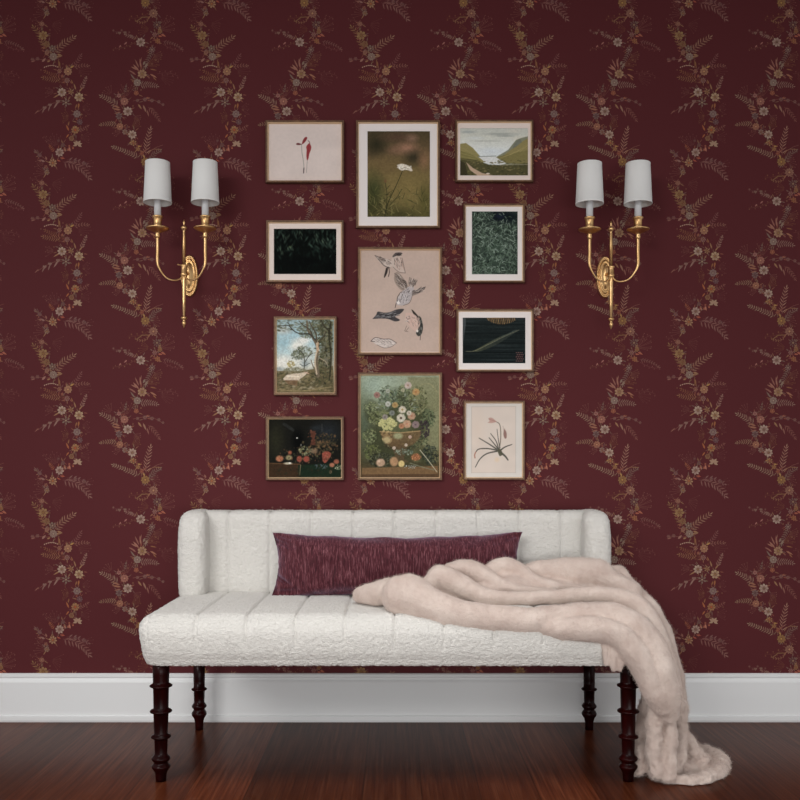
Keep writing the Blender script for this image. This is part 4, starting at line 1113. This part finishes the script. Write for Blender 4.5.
# ---------------------------------------------------------------- wall sconces
def make_sconce(px_plate, px_rod, px_cup, label):
    """px_cup: the two candle columns; plate on the wall, stem in front, cups further out"""
    DP, DR, DC = D - 0.012, D - 0.080, D - 0.118
    zc = P(0, 275.5, DP).z
    X0 = (px_plate - VX) * DP / F
    t = thing('wall_sconce', label, 'wall lamp', (X0, 0, zc), 'brass twin-arm wall lamps')
    # backplate: oval dish with stepped rings
    bm = bmesh.new()
    seg = 56; prev = None
    ra, rb = 8.6 * S, 21.0 * S
    rings = []
    for k, y in ((1.0, -.0008), (1.0, -.006), (.95, -.010), (.88, -.011), (.83, -.008), (.76, -.008), (.72, -.0125), (.64, -.015), (.58, -.013), (.5, -.013), (.38, -.018), (.2, -.022), (.02, -.023)):
        inset = (1 - k)
        rx = ra * (1 - inset); rz = rb - (ra * inset) - (rb - ra) * inset * .6
        rings.append([bm.verts.new((rx * math.cos(2 * PI * i / seg), y, rz * math.sin(2 * PI * i / seg))) for i in range(seg)])
    for a, c in zip(rings, rings[1:]):
        for i in range(seg):
            j = (i + 1) % seg
            bm.faces.new((a[i], a[j], c[j], c[i]))
    bm.faces.new(rings[-1]); bm.faces.new(list(reversed(rings[0])))
    # bottom screw knob of the plate
    obj('backplate', fix(bm), M_BRASS, t, True)
    # stem
    def zz(py, d): return P(0, py, d).z - zc
    k = DR / F
    xr = (px_rod - VX) * DR / F - X0; yr = DR - D
    pr = [(219.5, .25), (221, .8), (222.6, 1.2), (224.6, .7), (226, .9), (226.8, 2.6), (228, 2.9), (229.6, 2.0), (230.6, 1.0), (232, 1.2), (245, 1.5), (264.5, 1.6), (265, 3.0), (266, 3.3), (267, 2.4),
          (268, 2.5), (273, 2.7), (274.5, 3.4), (276, 2.8), (277, 2.2), (281, 2.0), (300, 1.6), (316, 1.2), (317, 2.5), (318.2, 2.9), (319.6, 1.9), (320.6, 1.0), (321.6, 1.6), (323.4, 1.9), (325, 1.2), (327, .5), (328, .15)]
    bm = bmesh.new()
    lathe(bm, [(zz(py, DR), r_ * k * 1.12) for py, r_ in pr], 28, (xr, yr, 0))
    obj('stem', fix(bm), M_BRASS, t, True)
    # bracket from plate to stem
    bm = bmesh.new()
    zb = zz(270, DR)
    tube(bm, [(0, -.018, zb, .0050), (xr * .5, -.045, zb, .0042), (xr, yr + .004, zb, .0046)], 5, 14)
    obj('bracket', fix(bm), M_BRASS, t, True)
    bm = bmesh.new()
    sd = -1 if px_rod < px_plate else 1
    tube(bm, [(xr, yr - .004, zz(266, DR), .0016), (xr - .012, yr - .010, zz(265.6, DR), .0014), (xr - .016, yr - .011, zz(265.4, DR), .0026), (xr - .018, yr - .011, zz(265.2, DR), .0018)], 4, 10)
    obj('switch_knob', fix(bm), M_BRASS, t, True)
    # arms, cups, sleeves, shades
    kc = DC / F
    for px in px_cup:
        xc = (px - VX) * DC / F - X0; yc = DC - D
        dx = xc - xr
        bm = bmesh.new()
        bot = zz(281.5, DR)
        pts = [(xr + dx * .04, yr + (yc - yr) * .04, zz(275, DR), .0030), (xr + dx * .16, yr + (yc - yr) * .2, zz(279.5, DR), .0028), (xr + dx * .38, yr + (yc - yr) * .5, bot, .0028),
               (xr + dx * .66, yr + (yc - yr) * .75, zz(279.6, DR), .0028), (xr + dx * .88, yr + (yc - yr) * .93, zz(273, DR), .0029), (xc, yc, zz(263, DC), .0046), (xc, yc, zz(250, DC), .0050), (xc, yc, zz(235, DC), .0050)]
        tube(bm, pts, 7, 14)
        arm = obj('arm', fix(bm), M_BRASS, t, True)
        # drip tray and candle cup
        bm = bmesh.new()
        lathe(bm, [(zz(y_, DC), r_ * kc) for y_, r_ in ((226.2, 2.0), (227.4, 3.2), (228.2, 7.0), (227.6, 11.0), (228.3, 11.4), (229.2, 10.6), (231.4, 5.4), (232.6, 2.6), (233.6, 2.0), (235.4, 2.6), (237, 2.2), (238.2, 1.5))], 40, (xc, yc, 0))
        obj('drip_tray', fix(bm), M_BRASS, arm, True)
        bm = bmesh.new()
        lathe(bm, [(zz(y_, DC), r_ * kc) for y_, r_ in ((215.8, 3.2), (216, 5.2), (216.8, 5.6), (217.8, 5.0), (218.8, 4.2), (225, 3.9), (226.0, 4.4), (227.2, 3.4))], 32, (xc, yc, 0))
        obj('candle_cup', fix(bm), M_BRASS, arm, True)
        bm = bmesh.new()
        lathe(bm, [(zz(y_, DC), r_ * kc) for y_, r_ in ((196, 1.2), (196.2, 3.3), (198, 3.4), (217.0, 3.4))], 24, (xc, yc, 0))
        obj('candle_sleeve', fix(bm), M_SLEEVE, t, True)
        # shade: thin open drum, slightly tapered
        bm = bmesh.new()
        zt, zb_ = zz(162.3, DC), zz(203.0, DC)
        rt, rb2 = 12.1 * kc, 13.9 * kc
        th = .0016
        pf = [(zt, rt - th), (zt, rt), (zt - .004, rt + .0003), (zt - .0044, rt), (zb_ + .0044, rb2 - .0002), (zb_ + .004, rb2 + .0003), (zb_, rb2), (zb_, rb2 - th)]
        rr = lathe(bm, pf, 56, (xc, yc, 0), cap=False)
        for i in range(56):
            j = (i + 1) % 56
            bm.faces.new((rr[-1][i], rr[0][i], rr[0][j], rr[-1][j]))
        sh = obj('lamp_shade', fix(bm), M_SHADE, t, True)
        for p in sh.data.polygons: pass
        # spider fitting holding the shade
        bm = bmesh.new()
        zf = zt - .012
        for a_ in (0, 2 * PI / 3, 4 * PI / 3):
            tube(bm, [(xc, yc, zf - .012, .0011), (xc + math.cos(a_) * rt * .5, yc + math.sin(a_) * rt * .5, zf - .004, .0011), (xc + math.cos(a_) * (rt - .001), yc + math.sin(a_) * (rt - .001), zf, .0011)], 3, 6)
        lathe(bm, [(zf - .008, .0045), (zz(196.3, DC) , .0032)], 12, (xc, yc, 0))
        obj('shade_fitter', fix(bm), M_BRASS, sh)
    return t
make_sconce(189.0, 184.0, (157.6, 205.2), 'Brass twin-arm wall lamp with two white shades, left of the pictures')
make_sconce(605.4, 611.0, (589.6, 638.0), 'Brass twin-arm wall lamp with two white shades, right of the pictures').location.z -= 1.2 * S

# ---------------------------------------------------------------- settee
def rounded_block(x0, x1, y0, y1, z0, z1, r, step=0.006, disp=None):
    """dense rounded block; disp(p, n) -> new p"""
    hx, hy, hz = (x1 - x0) / 2, (y1 - y0) / 2, (z1 - z0) / 2
    c = Vector(((x0 + x1) / 2, (y0 + y1) / 2, (z0 + z1) / 2))
    nx, ny, nz = [max(2, int(2 * h / step)) for h in (hx, hy, hz)]
    verts = []; index = {}; faces = []
    def vid(i, j, k):
        key = (i, j, k)
        if key in index: return index[key]
        p = Vector((-hx + 2 * hx * i / nx, -hy + 2 * hy * j / ny, -hz + 2 * hz * k / nz))
        q = Vector((max(-hx + r, min(hx - r, p.x)), max(-hy + r, min(hy - r, p.y)), max(-hz + r, min(hz - r, p.z))))
        d = p - q
        if d.length > 1e-9:
            n_ = d.normalized(); p2 = q + n_ * r
        else:
            n_ = Vector((0, 0, 1)); p2 = p
        p2 = p2 + c
        if disp: p2 = disp(p2, n_)
        index[key] = len(verts); verts.append(p2)
        return index[key]
    for i in range(nx):
        for j in range(ny):
            faces.append((vid(i, j, 0), vid(i, j + 1, 0), vid(i + 1, j + 1, 0), vid(i + 1, j, 0)))
            faces.append((vid(i, j, nz), vid(i + 1, j, nz), vid(i + 1, j + 1, nz), vid(i, j + 1, nz)))
    for i in range(nx):
        for k in range(nz):
            faces.append((vid(i, 0, k), vid(i + 1, 0, k), vid(i + 1, 0, k + 1), vid(i, 0, k + 1)))
            faces.append((vid(i, ny, k), vid(i, ny, k + 1), vid(i + 1, ny, k + 1), vid(i + 1, ny, k)))
    for j in range(ny):
        for k in range(nz):
            faces.append((vid(0, j, k), vid(0, j, k + 1), vid(0, j + 1, k + 1), vid(0, j + 1, k)))
            faces.append((vid(nx, j, k), vid(nx, j + 1, k), vid(nx, j + 1, k + 1), vid(nx, j, k + 1)))
    return verts, faces

def fibres(me, name, NF, l0, l1, hw, out, low_k, seed):
    """the same mesh with short yarn ends standing off its surface"""
    n = len(me.vertices)
    co = np.empty(n * 3, np.float32); me.vertices.foreach_get('co', co); co = co.reshape(-1, 3)
    me.calc_loop_triangles()
    nt_ = len(me.loop_triangles)
    tv = np.empty(nt_ * 3, np.int32); me.loop_triangles.foreach_get('vertices', tv); tv = tv.reshape(-1, 3)
    a3 = co[tv]
    ar = np.linalg.norm(np.cross(a3[:, 1] - a3[:, 0], a3[:, 2] - a3[:, 0]), axis=1).astype(np.float64)
    rg = np.random.RandomState(seed)
    pick = rg.choice(nt_, NF, p=ar / ar.sum())
    u = rg.rand(NF, 1); v_ = rg.rand(NF, 1); fl_ = (u + v_) > 1; u[fl_] = 1 - u[fl_]; v_[fl_] = 1 - v_[fl_]
    T = a3[pick]
    p0 = T[:, 0] + (T[:, 1] - T[:, 0]) * u + (T[:, 2] - T[:, 0]) * v_
    nn = np.cross(T[:, 1] - T[:, 0], T[:, 2] - T[:, 0]); nn /= np.linalg.norm(nn, axis=1, keepdims=True) + 1e-12
    rd = rg.normal(size=(NF, 3)); rd /= np.linalg.norm(rd, axis=1, keepdims=True)
    low = np.clip((.26 - p0[:, 2:3]) / .12, 0, 1) if low_k else np.zeros((NF, 1))
    dr = nn * (out + low_k * low) + rd * .8; dr /= np.linalg.norm(dr, axis=1, keepdims=True)
    ln = rg.uniform(l0, l1, (NF, 1)) * (1 + .3 * low)
    sd = np.cross(dr, rg.normal(size=(NF, 3))); sd /= np.linalg.norm(sd, axis=1, keepdims=True) + 1e-12
    tip = p0 + dr * ln; tip[:, 2] = np.maximum(tip[:, 2], .001)
    base = p0 - nn * .0005
    fv = np.stack([base - sd * hw, base + sd * hw, tip], 1).reshape(-1, 3)
    old = [tuple(p.vertices) for p in me.polygons]
    nf = [(n + 3 * i, n + 3 * i + 1, n + 3 * i + 2) for i in range(NF)]
    m2_ = bpy.data.meshes.new(name)
    m2_.from_pydata(co.tolist() + fv.tolist(), [], old + nf)
    m2_.update()
    return m2_

PITCH = 0.1305
def channel(x, off=0.0, depth=.0040, sharp=.0032):
    t = (x - off) / PITCH
    f = abs(t - round(t)) * PITCH          # distance to the nearest seam
    g = -depth * math.exp(-(f / .011)) - .0045 * math.exp(-(f / sharp) ** 2)
    return g
def curl(p, amp=.0022):
    n1 = noise.noise(Vector((p.x * 120, p.y * 160, p.z * 175)))
    n2 = noise.noise(p * 230 + Vector((7, 3, 1)))
    return amp * ((1 - 3.2 * abs(n1)) * .50 + n2 * .8)

def mesh_of(name, vf):
    me = bpy.data.meshes.new(name)
    me.from_pydata([tuple(v) for v in vf[0]], [], vf[1])
    me.update()
    return me

settee = thing('settee', 'Ivory nubby channel-tufted settee with low back and dark turned legs', 'settee', (0, -0.35, 0))
OFF = Vector((0, 0.35, 0))
def loc_mesh(name, vf): 
    return mesh_of(name, ([v + OFF for v in vf[0]], vf[1]))

def furry(name, nf, vf):
    return fibres(loc_mesh(name, vf), name, nf, .0015, .0035, .0008, .6, 0, 3)

SY0 = 2.462 - D         # seat front
def seat_disp(p, n):
    n = n.copy()
    if abs(n.x) < .9:
        k = max(0.0, 1 - abs(n.x) / .9)
        fade = max(0.0, min(1.0, (p.z - .335) / .07)) if n.z < .4 else 1.0
        e = channel(p.x) * k * fade
        # soft crown between seams
        p = p + n * e
        if n.y < -.5:
            p.y += -.010 * math.sin(max(0, min(1, (p.z - .318) / .122)) * PI)
    h_ = math.hypot(n.x, n.y)
    if n.z < -.02 and h_ > .02:
        k_ = .052 * (1 - h_) * .72 * min(1.0, h_ / .35) / h_
        p.x += n.x * k_; p.y += n.y * k_
    if p.z < .350: p.z = .350 - (.350 - p.z) * .59
    # sides lean inwards to the bottom
    tz = max(0.0, min(1.0, (.42 - p.z) / .10))
    p.x *= 1 - .026 * tz
    p = p + n * curl(p)
    if n.z < -.3:
        p.z += .002 * noise.noise(Vector((p.x * 120, p.y * 120, 0)))
    return p
seat = obj('seat', furry('seat', 40000, rounded_block(-.684, .684, SY0 - .003, -.055, .286, .447, .052, .0034, seat_disp)), M_BOUCLE, settee, True)

def back_disp(p, n):
    if n.y < .2 and abs(p.x) < .60:
        e = channel(p.x, 0, .0030, .0032) * (1 - abs(n.x)) * (1 if p.z > .43 else .5)
        p = p + n * e
    return p + n * curl(p)
obj('backrest', furry('backrest', 26000, rounded_block(-.640, .640, -.160, -.050, .425, .699, .030, .0038, back_disp)), M_BOUCLE, settee, True)
def wing_disp(p, n):
    q = p.copy()
    # the wing's upper front corner is softly cut back
    tz = max(0.0, (p.z - .62) / .08)
    if p.y < -.16: q.y += .035 * tz * tz
    # wing bulges a little at mid height
    q += n * (.004 * math.sin(max(0, min(1, (p.z - .43) / .27)) * PI))
    return q + n * curl(p)
for sx in (-1, 1):
    xa, xb = sorted((sx * .582, sx * .660))
    if sx > 0: xa += .004
    obj('wing', furry('wing', 6000, rounded_block(xa, xb, -.245, -.052, .425, .7015, .030, .0038, wing_disp)), M_BOUCLE, settee, True)

def leg(px, d, prof, nm='leg'):
    k = d / F
    bm = bmesh.new()
    pr = []
    for py, r_ in prof:
        pr.append((max(0.0, CZ - (py - VY) * k), r_ * k))
    lathe(bm, pr, 36, ((px - VX) * k, d - D + .35, 0))
    return obj(nm, fix(bm), M_LEG, settee, True)
front = [(655, 8.2), (674, 8.2), (681, 7.9), (683.6, 8.2), (684.4, 10.2), (685.3, 11.2), (686.2, 11.0), (687.2, 8.6), (688.6, 7.8), (707.5, 7.4), (709, 8.0), (709.8, 10.2), (710.8, 11.0), (711.8, 10.6), (712.8, 8.0), (714, 7.4),
         (732.8, 6.8), (734.4, 7.4), (735.2, 9.4), (736.2, 10.1), (737.2, 9.8), (738.2, 7.2), (739.4, 6.6), (753, 6.2), (755, 7.0), (756.8, 9.0), (758.2, 9.4), (759.8, 8.8), (761, 7.2), (762.2, 6.9), (763.6, 7.6), (765.2, 9.2), (766.6, 9.3), (768, 8.6),
         (770, 7.2), (772, 6.0), (774, 5.6), (778, 5.3), (780.9, 5.1)]
back = [(650, 5.8), (680, 5.6), (687.4, 5.5), (688.2, 7.2), (689.0, 7.9), (689.9, 7.2), (690.8, 5.5), (702, 5.1), (704, 6.2), (705.6, 7.4), (706.8, 7.2), (708.4, 5.6), (709.4, 5.4), (711.4, 6.6), (713.2, 7.5), (714.8, 7.2), (718, 5.2), (721, 4.4), (725, 4.1), (729.5, 4.0)]
leg(161.0, 2.505, front); leg(628.2, 2.505, front)
leg(199.2, 3.000, back); leg(589.2, 3.000, back)

# ---------------------------------------------------------------- velvet pillow
def pillow():
    NU, NV = 260, 90
    hw, hh, T = .384, .098, .052
    cx, cz = (397.5 - VX) * 2.87 / F, .0
    verts = []; faces = []
    def surf(u, v, side):
        # u,v in -1..1
        au, av = abs(u), abs(v)
        t = T * ((1 - au ** 5) ** .55) * ((1 - av ** 2.2) ** .6)
        x = u * (hw - .020 * (1 - av ** 2) * au ** 6)
        z = v * (hh - .006 * (1 - u * u * .9) * av)
        # top edge sags a little in the middle
        z -= .012 * (1 - u * u) * max(0, v) + .004 * max(0, v) * noise.noise(Vector((u * 5, 0, 0)))
        w = 1 - max(au ** 8, av ** 8)
        y = side * t
        if side < 0:
            y -= .010 * w * noise.noise(Vector((x * 7 + 4, z * 9, 2)))
            q = noise.noise(Vector((x * 150 + 2.2 * noise.noise(Vector((x * 18, z * 18, 3))), z * 16, 0)))
            y -= .0016 * q * (0.3 + .7 * w)
            q2 = noise.noise(Vector((x * 14, z * 22, 9)))
            y -= .008 * q2 * w
            # creases running in from the corners
            for (ax, az, bx, bz, s_, a_) in ((-.384, .075, -.315, .048, .006, .010), (-.375, -.030, -.330, -.062, .0045, .012), (-.384, -.085, -.30, -.082, .005, .006), (-.36, .088, -.33, .075, .004, .006),
                                             (-.16, .094, -.05, .078, .006, .007), (-.09, .086, .02, .080, .006, -.006), (.36, .085, .30, .06, .006, .007), (.372, .01, .33, .03, .006, .008), (-.25, -.092, -.12, -.080, .006, .006)):
                dx, dz = bx - ax, bz - az
                L2 = dx * dx + dz * dz
                tt = max(0, min(1, ((x - ax) * dx + (z - az) * dz) / L2))
                dd = math.hypot(x - ax - tt * dx, z - az - tt * dz)
                y += 1.7 * a_ * math.exp(-(dd / (s_ * 1.5)) ** 2) * (1 - .6 * tt)
        # small ruffle of the seam
        if max(au, av) > .985:
            z += .0012 * noise.noise(Vector((x * 60, 0, side))); x += .0015 * noise.noise(Vector((0, z * 70, 2)))
        return Vector((x, y, z))
    idx = {}
    for side in (-1, 1):
        for i in range(NU + 1):
            for j in range(NV + 1):
                edge = i in (0, NU) or j in (0, NV)
                if edge and side == 1: idx[(1, i, j)] = idx[(-1, i, j)]; continue
                u = math.sin((i / NU - .5) * PI) * .35 + (i / NU * 2 - 1) * .65
                v = math.sin((j / NV - .5) * PI) * .35 + (j / NV * 2 - 1) * .65
                idx[(side, i, j)] = len(verts); verts.append(surf(u, v, side if not edge else -.0))
        for i in range(NU):
            for j in range(NV):
                f = (idx[(side, i, j)], idx[(side, i + 1, j)], idx[(side, i + 1, j + 1)], idx[(side, i, j + 1)])
                faces.append(f if side < 0 else tuple(reversed(f)))
    R = Matrix.Rotation(math.radians(-9), 4, 'X')
    me = mesh_of('lumbar_pillow', ([R @ v for v in verts], faces))
    o = obj('lumbar_pillow', me, M_VELVET, None, True)
    o.location = (cx, -.230, .541)
    o.rotation_euler = (0, math.radians(-.15), 0)
    tag(o, 'Long burgundy crushed velvet pillow leaning on the settee back', 'cushion')
pillow()

# ---------------------------------------------------------------- mohair throw
def throw():
    bm = bmesh.new()
    def tb(rows, flat=1.0):
        pts = []
        for px, py, d, r_ in rows:
            q = P(px, py, d); pts.append((q.x, q.y, q.z, r_))
        tube(bm, pts, 8, 18, True, flat)
    # long front roll
    tb([(361, 595, 2.68, .024), (374, 594, 2.64, .033), (392, 592, 2.60, .038), (410, 596, 2.58, .034)])
    tb([(402, 596, 2.55, .058), (412, 597, 2.54, .060), (426, 604, 2.52, .052), (445, 611, 2.50, .044), (475, 617, 2.485, .038), (505, 620, 2.48, .036), (535, 621, 2.48, .036),
        (570, 617, 2.50, .036), (600, 617, 2.50, .040), (625, 624, 2.49, .045), (644, 642, 2.48, .048), (657, 668, 2.46, .046), (665, 695, 2.46, .040), (668, 712, 2.47, .030)])
    tb([(536, 624, 2.48, .026), (560, 629, 2.46, .030), (595, 629, 2.45, .033), (618, 636, 2.445, .035), (634, 652, 2.44, .036), (646, 674, 2.44, .034), (655, 694, 2.44, .030), (662, 708, 2.45, .024)])
    # second roll
    tb([(430, 582, 2.70, 0.0239), (441, 577, 2.70, 0.0331), (456, 583, 2.68, 0.0331), (472, 591, 2.67, 0.0285), (490, 598, 2.66, 0.0239), (515, 599, 2.66, 0.0207), (550, 597, 2.66, 0.0212), (590, 594, 2.66, 0.0212), (618, 596, 2.65, 0.0239),
        (638, 606, 2.63, 0.0258), (654, 626, 2.60, 0.0258), (666, 655, 2.57, 0.0239), (675, 688, 2.55, 0.0202), (678, 708, 2.54, 0.0166)])
    # third
    tb([(450, 568, 2.74, 0.0184), (462, 567, 2.75, 0.0239), (476, 571, 2.75, 0.0276), (490, 580, 2.74, 0.0258), (506, 588, 2.73, 0.0221), (528, 592, 2.72, 0.0166), (555, 592, 2.72, 0.0120)])
    # fourth
    tb([(488, 572, 2.78, 0.0202), (498, 567, 2.79, 0.0248), (508, 567, 2.79, 0.0258), (520, 572, 2.78, 0.0248), (536, 581, 2.76, 0.0212), (556, 587, 2.75, 0.0156), (585, 589, 2.74, 0.0120)])
    # fifth, behind, soft
    tb([(520, 574, 2.82, .020), (535, 571, 2.83, .028), (555, 571, 2.82, .036), (578, 571, 2.80, .042), (597, 573, 2.79, .042), (612, 582, 2.78, .036), (630, 592, 2.76, .034)])
    # sheet under the folds
    tb([(430, 600, 2.70, .026), (470, 594, 2.74, .032), (505, 587, 2.78, .042), (540, 590, 2.79, .036), (600, 595, 2.78, .030), (632, 604, 2.74, .034), (652, 630, 2.68, .034), (664, 665, 2.64, .034), (672, 700, 2.60, .030)], 1.6)
    # rear corner over the arm side and down
    tb([(606, 576, 2.84, .030), (618, 573, 2.84, .024), (625, 578, 2.83, .018), (636, 592, 2.80, .022), (650, 608, 2.76, .026), (662, 632, 2.72, .026), (673, 664, 2.68, .023), (680, 692, 2.66, .018), (683, 712, 2.65, .016)])
    # hanging lower folds
    tb([(650, 690, 2.56, .022), (644, 715, 2.56, .018), (640, 738, 2.55, .015), (640, 756, 2.54, .016), (637, 769, 2.53, .020)], 1.1)
    tb([(658, 700, 2.50, .026), (655, 722, 2.49, .022), (654, 748, 2.49, .021), (657, 770, 2.49, .024)])
    tb([(669, 706, 2.50, .022), (670, 730, 2.50, .017), (670, 755, 2.49, .018), (669, 776, 2.48, .020)])
    tb([(681, 704, 2.58, .018), (682, 725, 2.58, .016), (681, 748, 2.57, .017), (675, 770, 2.54, .022)])
    tb([(664, 700, 2.63, .024), (667, 730, 2.64, .026), (667, 762, 2.62, .028)], 1.2)
    tb([(676, 728, 2.66, .022), (687, 742, 2.66, .024), (697, 758, 2.62, .026), (703, 770, 2.58, .024)])
    # pooled hem on the floor
    tb([(650, 768, 2.52, .018), (656, 774, 2.51, .018), (668, 779, 2.495, .019), (682, 782, 2.485, .020), (700, 781, 2.49, .021), (716, 774, 2.54, .022), (722, 766, 2.62, .024), (712, 757, 2.72, .026), (690, 752, 2.78, .028)])
    tb([(655, 771, 2.58, .026), (680, 771, 2.58, .030), (700, 768, 2.62, .030), (705, 762, 2.68, .026)], 1.4)
    # end of the throw hanging on the seat front, behind the roll
    tb([(603, 637, 2.462, .012), (605, 650, 2.447, .009), (606, 664, 2.447, .008)])
    tb([(612, 638, 2.462, .013), (613, 655, 2.444, .010), (614, 669, 2.444, .009)])
    tb([(621, 642, 2.458, .013), (621, 655, 2.446, .010), (620, 670, 2.446, .008)])
    tmp = obj('throw_tmp', fix(bm), M_THROW, None)
    m = tmp.modifiers.new('r', 'REMESH'); m.mode = 'VOXEL'; m.voxel_size = .0042
    m2 = tmp.modifiers.new('s', 'SMOOTH'); m2.factor = .5; m2.iterations = 3
    dg = bpy.context.evaluated_depsgraph_get()
    me = bpy.data.meshes.new_from_object(tmp.evaluated_get(dg))
    bpy.data.objects.remove(tmp)
    # keep the cloth above the floor; fine wool irregularity
    n = len(me.vertices)
    co = np.empty(n * 3, np.float32); me.vertices.foreach_get('co', co)
    co = co.reshape(-1, 3)
    no = np.empty(n * 3, np.float32); me.vertices.foreach_get('normal', no); no = no.reshape(-1, 3)
    for i in range(n):
        p = Vector(co[i])
        low = max(0.0, min(1.0, (.26 - p.z) / .12))
        a = .0012 * noise.noise(p * 60) + .0040 * noise.noise(p * 22) + low * (.0042 * noise.noise(p * 75 + Vector((3, 1, 2))) + .0035 * noise.noise(p * 34))
        co[i] += no[i] * a
    co[:, 2] = np.maximum(co[:, 2], .002)
    # the underside lies on the upholstery instead of sinking into it
    ins = (co[:, 0] < .668) & (co[:, 1] > SY0 + .010) & (co[:, 2] > .318) & (co[:, 2] < .438)
    top = ins & (co[:, 2] > .375) & (co[:, 0] < .650) & (co[:, 1] > SY0 + .035)
    co[top, 2] = .440
    low_ = ins & ~top
    side = low_ & ((.668 - co[:, 0]) < (co[:, 1] - SY0))
    co[side, 0] = .670
    frt = low_ & ~side & (co[:, 0] > .30)
    co[frt, 1] = SY0 + .004
    me.vertices.foreach_set('co', co.ravel())
    me.update()
    me2 = fibres(me, 'throw_blanket', 170000, .004, .0095, .00022, .45, .35, 5)
    o = obj('throw_blanket', me2, M_THROW, None, True)
    tag(o, 'Blush mohair throw bunched over the seat and trailing to the floor', 'blanket')
throw()

# ---------------------------------------------------------------- light
w = bpy.data.worlds.new('world'); scene.world = w
w.use_nodes = True
bg = w.node_tree.nodes['Background']
bg.inputs[0].default_value = (0.99, 0.985, 1.0, 1)
bg.inputs[1].default_value = 0.56

def area(name, loc, target, sx, sy, power, col=(1, 1, 1), spread=180):
    l = bpy.data.lights.new(name, 'AREA')
    l.shape = 'RECTANGLE'; l.size = sx; l.size_y = sy; l.energy = power; l.color = col
    l.spread = math.radians(spread)
    o = bpy.data.objects.new(name, l); COL.objects.link(o)
    o.location = loc
    o.rotation_euler = (Vector(target) - Vector(loc)).to_track_quat('-Z', 'Y').to_euler()
    return o
area('window_light', (-1.9, -4.0, 2.25), (-0.1, 0, 0.45), 1.9, 1.2, 13, (1.0, 0.99, 0.975), 66)
area('low_fill_light', (0.9, -4.5, 0.55), (0.1, 0, 0.25), 3.4, 0.9, 11.5, (1.0, 1.0, 0.99), 80)  # added fill from low in front, lifts the baseboard under the seat; no window
area('overhead_fill_light', (-0.1, -1.15, 2.56), (-0.1, -0.95, 0), 1.9, 0.7, 6, (1.0, 0.99, 0.98), 75)  # added overhead fill to brighten the seat top; no ceiling fixture
